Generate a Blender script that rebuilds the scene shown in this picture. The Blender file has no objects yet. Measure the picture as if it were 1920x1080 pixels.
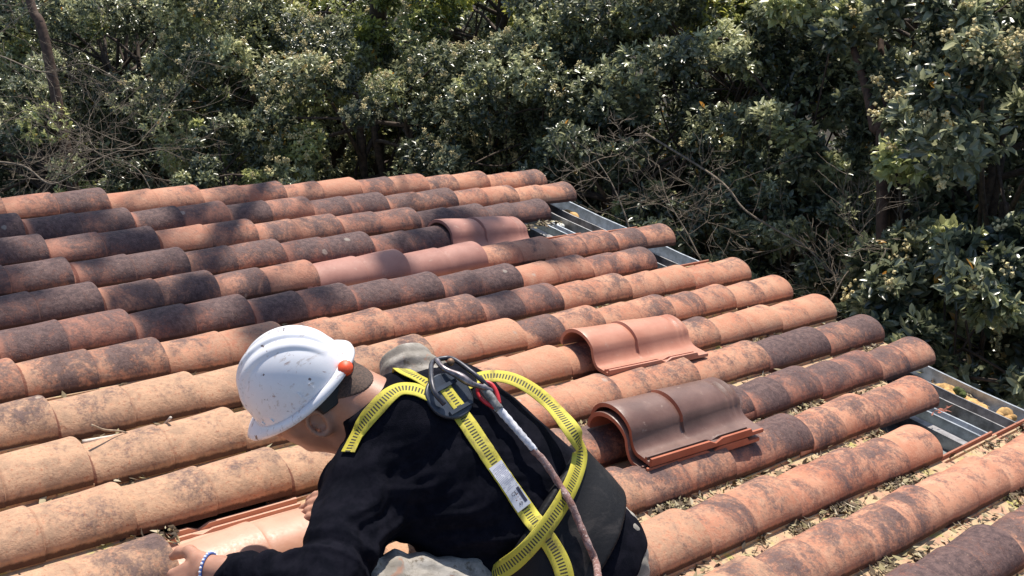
import bpy, math, random
import numpy as np
from mathutils import Matrix, Vector
rnd = random.Random(7)
rng = np.random.default_rng(11)
PI = math.pi
SC = bpy.context.scene

# ------------------------------------------------------------------ frames
# Everything is laid out in the roof's own frame: x down the slope to the eave (eave at 0),
# y across the tile rows towards the trees, z along the roof normal (0 = seat of the barrels).
SLOPE = math.radians(14)
RIDGE_UP = 3.0
M4 = Matrix.Translation((0, 0, RIDGE_UP)) @ Matrix.Rotation(SLOPE, 4, 'Y')
M3 = np.array([[math.cos(SLOPE), 0, math.sin(SLOPE)], [0, 1, 0], [-math.sin(SLOPE), 0, math.cos(SLOPE)]])
CR = np.array([0.74373414, -0.64621374, 0.17107698])      # camera right, down, forward in the roof frame
CD = np.array([-0.10390557, -0.36456424, -0.92536293])
CF = np.array([0.66035079, 0.67044815, -0.33828408])
CC = np.array([-4.02611755, -2.61942065, 1.4434055])
FPX = 2078.31

def V(*a): return np.array(a, float)
def unit(v): v = np.asarray(v, float); return v / np.linalg.norm(v)
def cp(u, v, d):                 # a surveyed direction and distance -> roof-frame point
    return CC + (CF + CR * ((u - 960) / FPX) + CD * ((v - 540) / FPX)) * d
def cvec(x, y, z): return CR * x - CD * y - CF * z
def toworld(p): return M3 @ np.asarray(p, float) + V(0, 0, RIDGE_UP)
def toroof(p): return M3.T @ (np.asarray(p, float) - V(0, 0, RIDGE_UP))

# ------------------------------------------------------------------ camera, sky, sun, exposure
cam = bpy.data.cameras.new('camera'); camo = bpy.data.objects.new('camera', cam)
SC.collection.objects.link(camo); SC.camera = camo
cam.sensor_width = 36; cam.lens = 36 * FPX / 1920; cam.clip_end = 500; cam.clip_start = .02
m = Matrix.Identity(4)
for k, ax in enumerate((CR, -CD, -CF)):
    a = M3 @ ax
    for r in range(3): m[r][k] = a[r]
c = toworld(CC)
for r in range(3): m[r][3] = c[r]
camo.matrix_world = m

SUN = M3 @ unit(V(.20, .36, .91))
world = bpy.data.worlds.new('World'); SC.world = world; world.use_nodes = True
wt = world.node_tree
sky = wt.nodes.new('ShaderNodeTexSky'); sky.sky_type = 'NISHITA'; sky.sun_disc = False
sky.sun_elevation = math.asin(SUN[2]); sky.sun_rotation = math.atan2(SUN[0], SUN[1])
wt.links.new(sky.outputs[0], wt.nodes['Background'].inputs[0])
wt.nodes['Background'].inputs[1].default_value = .115
sl = bpy.data.lights.new('sun', 'SUN'); sl.energy = 4.9; sl.angle = math.radians(.5); sl.color = (1, .93, .83)
so = bpy.data.objects.new('sun', sl); SC.collection.objects.link(so)
so.rotation_euler = Vector(SUN).to_track_quat('Z', 'Y').to_euler()
SC.view_settings.view_transform = 'Standard'; SC.view_settings.look = 'None'
SC.view_settings.gamma = 1; SC.view_settings.exposure = .48
SC.render.engine = 'CYCLES'; SC.cycles.max_bounces = 6; SC.cycles.transparent_max_bounces = 8

# ------------------------------------------------------------------ helpers
COL = SC.collection
def mesh(name, verts, faces, uv=None, smooth=True, fattr=None):
    me = bpy.data.meshes.new(name)
    verts = np.asarray(verts, np.float32)
    if isinstance(faces, np.ndarray):
        nf, k = faces.shape
        me.vertices.add(len(verts)); me.vertices.foreach_set('co', verts.ravel())
        me.loops.add(nf * k); me.loops.foreach_set('vertex_index', faces.astype(np.int32).ravel())
        me.polygons.add(nf); me.polygons.foreach_set('loop_start', np.arange(0, nf * k, k, dtype=np.int32))
        me.polygons.foreach_set('loop_total', np.full(nf, k, np.int32))
        me.update(calc_edges=True)
    else:
        me.from_pydata([tuple(map(float, v)) for v in verts], [], [tuple(map(int, f)) for f in faces]); me.update()
    if uv is not None:                       # per-vertex uv
        l = me.uv_layers.new(name='UVMap')
        vi = np.zeros(len(me.loops), np.int32); me.loops.foreach_get('vertex_index', vi)
        l.data.foreach_set('uv', np.asarray(uv, np.float32)[vi].ravel())
    if fattr is not None:
        for nm, arr in fattr.items():
            a = me.attributes.new(nm, 'FLOAT', 'FACE'); a.data.foreach_set('value', np.asarray(arr, np.float32))
    if smooth: me.shade_smooth()
    return me

def tag(o, label=None, cat=None, group=None, kind=None):
    if label: o['label'] = label
    if cat: o['category'] = cat
    if group: o['group'] = group
    if kind: o['kind'] = kind
    return o

ORG = {}
def empty(name, loc, rot=None):
    o = bpy.data.objects.new(name, None); COL.objects.link(o)
    o.empty_display_size = .1
    o.matrix_world = M4 @ Matrix.Translation(tuple(loc)) @ (rot or Matrix.Identity(4))
    ORG[o.name] = np.asarray(loc, float); return o

def obj(name, me, mat, parent=None, loc=None, rot=None):
    """top level: mesh is local to loc; child: mesh vertices are in the roof frame, shifted to the root's origin"""
    o = bpy.data.objects.new(name, me); COL.objects.link(o)
    if mat and not me.materials: me.materials.append(mat)
    if parent is None:
        o.matrix_world = M4 @ Matrix.Translation(tuple(loc if loc is not None else (0, 0, 0))) @ (rot or Matrix.Identity(4))
        ORG[o.name] = np.asarray(loc if loc is not None else (0, 0, 0), float)
    else:
        o.parent = parent; ORG[o.name] = ORG[parent.name]
        n = len(me.vertices); co = np.zeros(n * 3, np.float32); me.vertices.foreach_get('co', co)
        co = co.reshape(-1, 3) - ORG[parent.name].astype(np.float32); me.vertices.foreach_set('co', co.ravel()); me.update()
    return o

class MB:
    def __init__(s): s.v = []; s.f = []
    def add(s, v, f):
        n = len(s.v); s.v += [tuple(x) for x in v]; s.f += [tuple(i + n for i in q) for q in f]; return s
    def box(s, lo, hi, fr=None):
        c = [(x, y, z) for x in (lo[0], hi[0]) for y in (lo[1], hi[1]) for z in (lo[2], hi[2])]
        if fr is not None: c = [fr @ np.array(q) for q in c]
        return s.add(c, [(0, 1, 3, 2), (4, 6, 7, 5), (0, 4, 5, 1), (2, 3, 7, 6), (0, 2, 6, 4), (1, 5, 7, 3)])
    def tube(s, pts, rad, n=8, closed=False, cap=True):
        pts = np.asarray(pts, float); L = len(pts)
        if np.isscalar(rad): rad = [rad] * L
        T = np.roll(pts, -1, 0) - np.roll(pts, 1, 0) if closed else np.gradient(pts, axis=0)
        T /= np.linalg.norm(T, axis=1)[:, None] + 1e-9
        nrm = np.cross(T[0], V(.31, .2, .93)); nrm /= np.linalg.norm(nrm) + 1e-9
        vs = []
        for i in range(L):
            nrm = nrm - T[i] * (nrm @ T[i]); nrm /= np.linalg.norm(nrm) + 1e-9
            b = np.cross(T[i], nrm)
            for k in range(n):
                a = 2 * PI * k / n; vs.append(pts[i] + rad[i] * (math.cos(a) * nrm + math.sin(a) * b))
        fs = []
        for i in range(L if closed else L - 1):
            j = (i + 1) % L
            for k in range(n): fs.append((i * n + k, i * n + (k + 1) % n, j * n + (k + 1) % n, j * n + k))
        if cap and not closed: fs += [tuple(range(n))[::-1], tuple(range((L - 1) * n, L * n))]
        return s.add(vs, fs)
    def sphere(s, c, r, nu=12, nv=8, ax=None):
        ax = np.eye(3) if ax is None else ax; r = np.ones(3) * r
        vs = [c + ax.T @ (r * V(math.sin(PI * j / nv) * math.cos(2 * PI * i / nu), math.sin(PI * j / nv) * math.sin(2 * PI * i / nu), math.cos(PI * j / nv))) for j in range(nv + 1) for i in range(nu)]
        return s.add(vs, [(j * nu + i, (j + 1) * nu + i, (j + 1) * nu + (i + 1) % nu, j * nu + (i + 1) % nu) for j in range(nv) for i in range(nu)])
    def me(s, name, smooth=True): return mesh(name, s.v, s.f, smooth=smooth)

def spline(pts, n=8):
    pts = np.asarray(pts, float); P = np.vstack([2 * pts[0] - pts[1], pts, 2 * pts[-1] - pts[-2]]); out = []
    for i in range(1, len(P) - 2):
        for t in np.linspace(0, 1, n, endpoint=False):
            a, b, c_, d = P[i - 1:i + 3]
            out.append(.5 * ((2 * b) + (-a + c_) * t + (2 * a - 5 * b + 4 * c_ - d) * t * t + (-a + 3 * b - 3 * c_ + d) * t ** 3))
    out.append(pts[-1]); return np.array(out)

# ---- node materials
class Mat:
    def __init__(s, name):
        s.m = bpy.data.materials.new(name); s.m.use_nodes = True; s.t = s.m.node_tree
        s.b = s.t.nodes['Principled BSDF']
    def n(s, t, **k):
        x = s.t.nodes.new('ShaderNode' + t)
        for a, b in k.items():
            if isinstance(a, str) and a.startswith('_'): x.inputs[int(a[1:])].default_value = b
            else: setattr(x, a, b)
        return x
    def l(s, a, b): s.t.links.new(a, b)
    def put(s, inp, v):
        if hasattr(v, 'is_output') or hasattr(v, 'links'): s.l(v, inp)
        elif isinstance(v, (tuple, list)) and len(v) == 3 and inp.type == 'RGBA': inp.default_value = (*v, 1)
        else: inp.default_value = v
    def noise(s, scale, detail=4, rough=.55, vec=None, dist=0):
        x = s.n('TexNoise'); x.inputs['Scale'].default_value = scale; x.inputs['Detail'].default_value = detail
        x.inputs['Roughness'].default_value = rough; x.inputs['Distortion'].default_value = dist
        if vec is not None: s.l(vec, x.inputs['Vector'])
        return x.outputs['Fac']
    def math(s, op, a, b=0., c=0.):
        x = s.n('Math', operation=op)
        s.put(x.inputs[0], a); s.put(x.inputs[1], b); s.put(x.inputs[2], c); return x.outputs[0]
    def step(s, v, a, b, lo=0., hi=1.):
        x = s.n('MapRange'); x.interpolation_type = 'SMOOTHSTEP'
        s.put(x.inputs[0], v); s.put(x.inputs[1], a); s.put(x.inputs[2], b); s.put(x.inputs[3], lo); s.put(x.inputs[4], hi)
        return x.outputs[0]
    def mix(s, f, a, b, mode='MIX'):
        x = s.n('Mix', data_type='RGBA', blend_type=mode)
        s.put(x.inputs[0], f); s.put(x.inputs[6], a); s.put(x.inputs[7], b); return x.outputs[2]
    def attr(s, nm, typ='OBJECT'): return s.n('Attribute', attribute_name=nm, attribute_type=typ).outputs['Fac']
    def base(s, c): s.put(s.b.inputs['Base Color'], c); return s
    def rough(s, v): s.put(s.b.inputs['Roughness'], v); return s
    def bump(s, h, strength=.3, dist=.01):
        x = s.n('Bump'); x.inputs['Strength'].default_value = strength; x.inputs['Distance'].default_value = dist
        s.l(h, x.inputs['Height']); s.l(x.outputs[0], s.b.inputs['Normal']); return s
    def objc(s, rand=False):
        tc = s.n('TexCoord').outputs['Object']
        if not rand: return tc
        oi = s.n('ObjectInfo').outputs['Random']
        x = s.n('VectorMath', operation='MULTIPLY_ADD'); cb = s.n('CombineXYZ')
        s.l(oi, cb.inputs[0]); s.l(s.math('MULTIPLY', oi, 1.7), cb.inputs[1]); s.l(s.math('MULTIPLY', oi, 2.9), cb.inputs[2])
        s.l(cb.outputs[0], x.inputs[0]); x.inputs[1].default_value = (37, 37, 37); s.l(tc, x.inputs[2])
        return x.outputs[0]

def simple(name, col, rough=.6, metal=0., nscale=None, namp=.25, bump=0., spec=.5, bscale=None):
    M = Mat(name); M.b.inputs['Metallic'].default_value = metal; M.b.inputs['Specular IOR Level'].default_value = spec
    v = M.objc()
    if nscale:
        f = M.noise(nscale, 6, .65, v)
        M.base(M.mix(M.step(f, .35, .65), tuple(c * (1 - namp) for c in col), tuple(min(1, c * (1 + namp)) for c in col)))
    else: M.base(col)
    M.rough(rough)
    if bump: M.bump(M.noise(bscale or nscale or 80, 5, .6, v), bump, .004)
    return M.m

# ---- weathered clay
def clay_material():
    M = Mat('weathered_clay'); v = M.objc(True)
    uvn = M.n('UVMap'); sp = M.n('SeparateXYZ'); M.l(uvn.outputs[0], sp.inputs[0]); U, W = sp.outputs[0], sp.outputs[1]
    dark = M.attr('soot'); tan = M.attr('lichen')
    n1 = M.noise(5, 5, .6, v); n2 = M.noise(22, 8, .72, v, .6); n3 = M.noise(150, 4, .7, v); n4 = M.noise(60, 6, .7, v); mpn = M.n('Mapping'); M.l(v, mpn.inputs[0]); mpn.inputs['Scale'].default_value = (1.0, .78, .78); mpn.inputs['Rotation'].default_value = (0, 0, .35); n5 = M.noise(10, 9, .70, mpn.outputs[0], .5)
    col = M.mix(M.step(n1, .3, .7), (.43, .170, .100), (.55, .275, .170))
    col = M.mix(M.math('MULTIPLY', M.step(n2, .45, .68), .45), col, (.58, .37, .25))
    # tan lichen bloom
    ln = M.math('ADD', M.math('MULTIPLY', n4, .7), M.math('MULTIPLY', n3, .45))
    lm = M.math('MULTIPLY', M.step(M.math('ADD', ln, M.math('MULTIPLY', tan, .22)), .58, .76), M.math('ADD', .25, M.math('MULTIPLY', tan, .75)))
    col = M.mix(M.math('MULTIPLY', lm, .75), col, (.50, .325, .205))
    rust = M.math('MULTIPLY', M.step(M.noise(95, 5, .75, v), .54, .66), M.math('ADD', .22, M.math('MULTIPLY', tan, .5)))
    col = M.mix(rust, col, (.34, .12, .06))
    grit = M.math('MULTIPLY', M.step(n2, .40, .64), M.math('MULTIPLY', tan, .62))
    col = M.mix(grit, col, (.24, .155, .105))
    col = M.mix(M.step(dark, .35, .95, 0, .62), col, (.23, .095, .075))
    cool = M.attr('shade_tint'); col = M.mix(M.math('MULTIPLY', cool, .28), col, (.24, .10, .08))  # maroon tint puts the tree shade of the far-left rows into the colour
    # soot and black lichen, thickest on the crest, absent where the tile above used to lie
    crest = M.math('MULTIPLY', M.step(M.math('ABSOLUTE', M.math('SUBTRACT', W, .42)), .40, .05), .16)
    halfu = M.math('FRACT', M.math('MULTIPLY', M.math('SUBTRACT', U, .134), 2.31))
    ramp = M.math('MULTIPLY', M.step(halfu, .0, .55), .16)
    s = M.math('ADD', M.math('ADD', M.math('MULTIPLY_ADD', n5, 1.7, -.38), crest), M.math('ADD', M.math('MULTIPLY', dark, .62), ramp))
    wn = M.n('TexWhiteNoise', noise_dimensions='2D'); cb2 = M.n('CombineXYZ'); M.l(M.n('ObjectInfo').outputs['Random'], cb2.inputs[0]); M.l(M.math('GREATER_THAN', U, .575), cb2.inputs[1]); M.l(cb2.outputs[0], wn.inputs['Vector'])
    s = M.math('ADD', s, M.math('MULTIPLY', M.math('SUBTRACT', wn.outputs['Value'], .5), .34))
    s = M.math('ADD', M.math('ADD', s, M.math('MULTIPLY', M.math('SUBTRACT', n4, .5), .9)), M.math('MULTIPLY', M.math('SUBTRACT', n3, .5), .7))
    sm = M.step(s, .76, 1.27)
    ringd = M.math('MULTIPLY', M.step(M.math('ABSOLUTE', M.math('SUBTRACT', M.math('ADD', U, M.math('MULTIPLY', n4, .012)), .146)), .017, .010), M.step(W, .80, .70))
    band = M.step(M.math('ADD', U, M.math('MULTIPLY', n2, .05)), .185, .235)
    sm = M.math('MULTIPLY', M.math('MULTIPLY', sm, band), M.step(W, .80, .70))
    sootc = M.mix(M.step(n4, .35, .65), (.038, .027, .032), (.125, .080, .076))
    sootc = M.mix(M.step(n3, .60, .70), sootc, (.24, .15, .11))
    col = M.mix(M.math('MULTIPLY', sm, .93), col, sootc)
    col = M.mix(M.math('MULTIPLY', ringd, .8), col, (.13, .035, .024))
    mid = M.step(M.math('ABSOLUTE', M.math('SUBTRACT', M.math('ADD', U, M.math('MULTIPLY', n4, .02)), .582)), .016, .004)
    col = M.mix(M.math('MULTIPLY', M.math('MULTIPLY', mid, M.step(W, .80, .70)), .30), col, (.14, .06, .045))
    low = M.math('MULTIPLY', M.step(M.math('SUBTRACT', W, M.math('MULTIPLY', n4, .05)), .045, .015), .9); col = M.mix(low, col, (.05, .022, .017))  # near edge painted dark as the shadow in the gap beneath it
    # pale round lichen rosettes
    vo = M.n('TexVoronoi'); vo.inputs['Scale'].default_value = 5; M.l(v, vo.inputs['Vector'])
    ros = M.step(M.math('ADD', vo.outputs['Distance'], M.math('MULTIPLY', n4, .12)), .125, .10)
    col = M.mix(M.math('MULTIPLY', M.math('MULTIPLY', ros, band), .5), col, (.40, .36, .31))
    # pan: moss and ochre dust
    pan = M.step(W, .70, .76)
    pcol = M.mix(M.step(n2, .4, .6), (.42, .25, .165), (.47, .36, .21))
    pcol = M.mix(M.step(M.noise(13, 5, .6, v), .56, .68), pcol, (.36, .33, .11))
    pcol = M.mix(M.step(M.noise(35, 6, .7, v), .58, .68), pcol, (.07, .055, .04))
    pcol = M.mix(M.step(W, .90, .93), pcol, (.36, .15, .095))
    col = M.mix(M.math('MULTIPLY', pan, band), col, pcol)
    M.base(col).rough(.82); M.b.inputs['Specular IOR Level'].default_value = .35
    h = M.math('ADD', M.math('MULTIPLY', n3, .5), M.math('MULTIPLY', n4, .8))
    M.bump(h, .55, .006); return M.m

def fresh_clay(name, a, b, rough):
    M = Mat(name); v = M.objc(True)
    n = M.noise(9, 5, .6, v); n3 = M.noise(120, 4, .7, v)
    col = M.mix(M.step(n, .3, .7), a, b)
    col = M.mix(M.math('MULTIPLY', M.step(M.noise(30, 6, .7, v), .60, .72), .35), col, (.55, .42, .34))
    uvn = M.n('UVMap'); sp = M.n('SeparateXYZ'); M.l(uvn.outputs[0], sp.inputs[0])
    M.b.inputs['Specular IOR Level'].default_value = .5 if rough < .5 else .3
    M.base(col).rough(M.step(n3, .3, .7, rough - .06, rough + .10)); M.bump(n3, .15, .003); return M.m

MT = {}
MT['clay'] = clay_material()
MT['fresh'] = fresh_clay('fresh_clay', (.47, .235, .155), (.55, .30, .205), .47)
MT['fresh_dull'] = fresh_clay('dull_fresh_clay', (.31, .145, .115), (.39, .195, .155), .6)
MT['brown_glaze'] = fresh_clay('brown_glazed_clay', (.115, .057, .044), (.18, .097, .075), .44)
MT['red_edge'] = fresh_clay('bare_red_clay', (.36, .105, .055), (.44, .15, .085), .7)
MT['terra'] = fresh_clay('terracotta', (.43, .175, .11), (.51, .235, .155), .45)

# ------------------------------------------------------------------ ground and building shell (world-level setting)
def inv_obj(name, me, mat):      # an object whose mesh is in world axes
    o = bpy.data.objects.new(name, me); COL.objects.link(o); me.materials.append(mat); return o
G = Mat('forest_floor'); v = G.objc()
G.base(G.mix(G.step(G.noise(3, 8, .7, v), .4, .6), (.018, .015, .010), (.05, .038, .022))).rough(.95); G.bump(G.noise(9, 6, .7, v), .8, .1)
n = 60; xs = np.linspace(-60, 60, n + 1)
gx, gy = np.meshgrid(xs, xs, indexing='ij'); gz = -.02 + .12 * np.sin(gx * .7) * np.cos(gy * .53)
idx = np.arange((n + 1) ** 2).reshape(n + 1, n + 1)
q = np.stack([idx[:-1, :-1], idx[1:, :-1], idx[1:, 1:], idx[:-1, 1:]], -1).reshape(-1, 4)
tag(inv_obj('ground', mesh('ground', np.stack([gx, gy, gz], -1).reshape(-1, 3), q), G.m), kind='structure')

L, W = .3876, .225
def rowy(r): return -(r - 7) * W
X0, X1 = -4.30, -.40
membrane = simple('grey_roof_membrane', (.20, .23, .23), .5, 0, 14, .3, .2)
plaster = simple('rough_plaster', (.50, .44, .36), .9, 0, 6, .12, .3, bscale=60)
steel = simple('galvanised_steel', (.42, .45, .49), .45, .6, 25, .22, .05)
dsteel = simple('weathered_steel', (.30, .29, .29), .5, .7, 18, .35, .1)
root = empty('building', (X0, rowy(17), -.1))
tag(root, 'low plastered building carrying the clay tile roof with its eave towards the trees', 'building')
b = MB(); b.box((X0 - .4, rowy(18) - .3, -.13), (.02, rowy(1) + .26, -.10)); dk = obj('roof_deck', b.me('roof_deck', False), membrane, root)
b = MB(); lo = toroof((0, 0, 0))
def wallbox(x0, x1, y0, y1):
    top = []
    for x in (x0, x1):
        for y in (y0, y1):
            t = V(x, y, -.135); wt_ = toworld(t); top.append(t); top.append(toroof((wt_[0], wt_[1], -.1)))
    b.add(top, [(0, 2, 6, 4), (1, 5, 7, 3), (0, 4, 5, 1), (2, 3, 7, 6), (0, 1, 3, 2), (4, 6, 7, 5)])
wallbox(X0 - .3, -.12, rowy(18) - .2, rowy(1) + .1)
obj('wall', b.me('wall', False), plaster, root)
# battens under the tiles (steel omega rails running along the eave)
for k in range(0, 12):
    b = MB(); x = -.02 - k * L - .05
    y0, y1 = rowy(18), rowy(1) + .22
    if k == 0: continue
    b.box((x - .02, y0, -.098), (x + .02, y1, -.052)); obj('batten', b.me('batten', False), dsteel, root)

def channel(name, label, xa, xb, zb, zt, th, mat, lip=.0, y0=None, y1=None):
    """open sheet-metal trough, extruded along y"""
    pts = [(xa - lip, zt), (xa, zt), (xa, zb), (xb, zb), (xb, zt), (xb + lip, zt)]
    inner = [(xa - lip, zt - th), (xa - th, zt - th), (xa - th, zb - th), (xb + th, zb - th), (xb + th, zt - th), (xb + lip, zt - th)]
    ring = pts + inner[::-1]
    y0 = rowy(18) if y0 is None else y0; y1 = rowy(1) + .24 if y1 is None else y1
    ys = np.linspace(y0, y1, 30); vs = []; fs = []
    for j, y in enumerate(ys):
        wob = .0015 * math.sin(j * 1.7)
        vs += [(p[0] + wob, y, p[1] + wob) for p in ring]
    k = len(ring)
    for j in range(len(ys) - 1):
        for i in range(k): fs.append((j * k + i, j * k + (i + 1) % k, (j + 1) * k + (i + 1) % k, (j + 1) * k + i))
    n_ = len(ring) // 2
    for e in (0, (len(ys) - 1) * k):
        for i in range(n_ - 1): fs.append((e + i, e + i + 1, e + k - 2 - i, e + k - 1 - i))
    return mesh(name, vs, fs, smooth=False)
g = obj('gutter', channel('gutter', '', -.085, .082, -.115, -.055, .003, steel, .012), steel, loc=(0, 0, 0))
tag(g, 'galvanised steel box gutter running along the eave under the tile ends', 'gutter')
r1 = obj('eave_rail', channel('eave_rail', '', -.20, -.115, -.098, -.038, .0025, dsteel, .008), dsteel, loc=(0, 0, 0))
tag(r1, 'weathered steel eave channel lying beside the gutter on its upslope side', 'rail')
r2 = obj('eave_rail', channel('eave_rail', '', -.335, -.29, -.098, -.052, .0025, steel, .01), steel, loc=(0, 0, 0))
tag(r2, 'narrow bright steel rail farthest upslope from the gutter in the tile gaps', 'rail')

# ------------------------------------------------------------------ roof tiles
T = L + .06
def tile_mesh(name, seed, fresh=False, flat=False):
    rg = np.random.default_rng(seed)
    ss = list(np.linspace(0, .055, 3)) + list(np.linspace(.075, .249, 8)) + [.2525, .256, .262] + list(np.linspace(.28, T - .004, 8)) + [T]
    if fresh: ss = [0, .012, .016, .024, .030, .034, .042, .046, .054, .058] + list(np.linspace(.07, .249, 8)) + [.2525, .256, .262] + list(np.linspace(.28, T - .004, 8)) + [T]
    wv = rg.uniform(-1, 1, 4); nb = 22; ring = []; uvs = []; vs = []
    ph = rg.uniform(0, 6, 6)
    th = .0115
    for s in ss:
        if s <= .253: k = .79 + .165 * max(0, (s - .03)) / .22
        else: k = .86 + .14 * (s - .253) / (T - .253)
        H = (.072 if fresh else .065) * k
        if fresh and s < .06:
            H -= .008 * (.5 + .5 * math.cos((s - .0) / .0235 * 2 * PI)) if s > .01 else .008
        if fresh and abs(s - .256) < .002: H -= .004
        if s == T: H -= .002
        ya = .007 * (1 - (k - .79) / .21) - .004; yb = .166 - .014 * (1 - (k - .79) / .21)
        zb = .001 + .010 * (s / T - .5)
        yc, wd = (ya + yb) / 2, (yb - ya) / 2
        H *= 1 + .012 * math.sin(ph[0] + s * 9); yc += .0022 * math.sin(ph[1] + s * 9); H += .0014 * math.sin(ph[3] + s * 23)
        out = []; zp = -.020 + .012 * (s / T)
        out.append((yc - wd, zb - .008))
        for i in range(nb + 1):
            t = PI * i / nb
            z = zb + H * math.sin(t) ** (.93 if fresh else 1.0)
            yy = yc - wd * math.cos(t) * (1 + .01 * math.sin(ph[2] + 3 * t))
            if fresh:
                w2 = wd * 1.05
                if i <= 16:
                    a2 = PI * .82 * i / 16; yy = yc - w2 * math.cos(a2); z = zb + H * math.sin(a2)
                else:
                    a2 = PI * .82; q_ = (i - 16) / (nb - 16)
                    A_ = (yc - w2 * math.cos(a2), zb + H * math.sin(a2)); C_ = (.196, zp); B_ = (A_[0] + (A_[1] - zp) * .32, zp + .001)
                    yy = (1 - q_) ** 2 * A_[0] + 2 * q_ * (1 - q_) * B_[0] + q_ * q_ * C_[0]; z = (1 - q_) ** 2 * A_[1] + 2 * q_ * (1 - q_) * B_[1] + q_ * q_ * C_[1]
            out.append((yy, z))
        zp = -.020 + .012 * (s / T)
        # the pan, its drip groove and raised interlocking lip
        if not fresh: out[-1] = (yb + .002, zp + .012)
        else: out[-1] = (out[-1][0], zp)
        x0_ = out[-1][0]
        notch = fresh and (s < .05 or abs(s - .2) < .02)
        zl = zp if notch else zp + .012
        out += [(x0_ + .006, zp + (.002 if not fresh else 0)), (x0_ + .014, zp), (.218, zp), (.222, zp), (.224, zp + .008 if not notch else zp), (.229, zp + .008 if not notch else zp), (.231, zp), (.240, zp), (.2415, zl), (.248, zl), (.250, zp - .004)]
        P = np.array(out)
        d = np.gradient(P, axis=0); nr = np.stack([-d[:, 1], d[:, 0]], 1); nr /= np.linalg.norm(nr, axis=1)[:, None] + 1e-9
        I = P - nr * th
        I[0] = (P[0][0] + th, P[0][1]); I[nb + 2:, 0] = P[nb + 2:, 0]; I[nb + 2:, 1] = zp - .011
        I[-1] = (.249, zp - .011)
        R_ = np.vstack([P, I[::-1]])
        m_ = len(P)
        arc = np.r_[np.linspace(0, .70, nb + 2), np.linspace(.76, 1, m_ - nb - 2)]
        for (y, z), a in zip(R_, np.r_[arc, arc[::-1]]):
            vs.append((s - T, y, z)); uvs.append((s / T, a))
        ring.append(len(R_))
    k = ring[0]; fs = []
    for j in range(len(ss) - 1):
        for i in range(k): fs.append((j * k + i, (j + 1) * k + i, (j + 1) * k + (i + 1) % k, j * k + (i + 1) % k))
    mm = k // 2
    e = (len(ss) - 1) * k
    for i in range(mm - 1):
        fs.append((i, i + 1, k - 2 - i, k - 1 - i)); fs.append((e + i, e + k - 1 - i, e + k - 2 - i, e + i + 1))
    me = mesh(name, vs, fs, uv=uvs)
    for p in me.polygons[(len(ss) - 1) * k:]: p.use_smooth = False
    # crisp rims
    me.set_sharp_from_angle(angle=math.radians(38)); return me
OLD = [tile_mesh('clay_tile', s) for s in range(5)]
NEW = [tile_mesh('clay_tile', 100 + s, True) for s in range(2)]
DARK_EDGE = simple('dark_clay_edge', (.12, .045, .032), .95, 0, 40, .5, .4)  # darker clay for the lower end faces of the old tiles
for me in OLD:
    me.materials.append(MT['clay']); me.materials.append(DARK_EDGE)
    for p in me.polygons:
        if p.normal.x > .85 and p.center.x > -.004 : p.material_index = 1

SOOT = {  # k: 0 at the eave ... up the slope
1: [.35, .45, .6, .2, .55, .25, .5, .5, .6, .6, .6], 2: [.35, .6, .5, .75, .7, .8, .75, .9, .8, .7, .7], 3: [0, .85, .8, .7, .5, .4, .8, .9, .8, .8, .8],
4: [0, 0, 0, .85, .85, .6, .8, .8, .8, .8, .8], 5: [.45, .55, .35, 0, 0, .65, .55, .8, .7, .8, .8], 6: [0, .4, .3, .9, .95, .9, .95, .95, 1, .9, .9],
7: [.1, .15, .1, .8, .55, .2, .3, .35, .6, .5, .5], 8: [.35, .5, .4, .5, .15, .1, .1, .1, .1, .2, .2], 9: [.15, .25, .35, .2, .05, .0, 0, 0, 0, .1, .1],
10: [.6, .75, .4, .4, .15, .0, .0, .05, .15, .1, .2], 11: [.5, .85, .85, .8, .5, .3, .2, 0, .25, .1, .2], 12: [0, .35, .35, .6, .5, .4, .3, .3, .2, .2, .2],
13: [0, 0, .4, .35, .4, .45, .4, .4, .3, .3, .3], 14: [.3, .2, .45, .4, .45, .4, .4, .4, .3, .3, .3], 15: [.3, .5, .6, .85, .9, .6, .5, .4, .4, .4, .4],
16: [.5] * 11, 17: [.4] * 11}
MISSING = {(3, 0), (4, 0), (4, 1), (4, 2), (6, 0), (12, 0), (13, 0), (13, 1)}
FRESH = {(5, 3), (5, 4), (11, 7)}
ORD = ['eave', 'second up', 'third up', 'fourth up', 'fifth up', 'sixth up', 'seventh up', 'eighth up', 'ninth up', 'tenth up', 'eleventh up']
RORD = ['', 'first', 'second', 'third', 'fourth', 'fifth', 'sixth', 'seventh', 'eighth', 'ninth', 'tenth', 'eleventh', 'twelfth', 'thirteenth', 'fourteenth', 'fifteenth', 'sixteenth']
def place_tile(me, r, k, mat=None, dx=0, dy=0, dz=0, rz=0, soot=0, lich=0, label='', group='clay tiles laid in rows on the roof'):
    y = rowy(r)
    rot = Matrix.Rotation(rz + rnd.uniform(-.014, .014), 4, 'Z') @ Matrix.Rotation(rnd.uniform(-.006, .006), 4, 'X') @ Matrix.Rotation(-.008 + rnd.uniform(-.010, .008), 4, 'Y')
    o = obj('clay_tile', me, mat, loc=(-k * L + dx + rnd.uniform(-.006, .006), y + dy + rnd.uniform(-.003, .003), dz + rnd.uniform(-.0015, .0015)), rot=rot)
    o['soot'] = soot; o['lichen'] = lich; o['shade_tint'] = (max(0., min(1., (7.4 - r) / 1.5)) * max(0., min(1., (k + r * .25 - 1.2) / 2.2))) * .8  # last value: painted shade amount, for far rows and growing upslope
    tag(o, label, 'roof tile', group, 'thing'); return o
FM = []
for me, mm in ((NEW[0], 'fresh_dull'), (NEW[1], 'terra'), (NEW[1], 'fresh')):
    x = me.copy(); x.materials.append(MT[mm]); FM.append(x)
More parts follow.
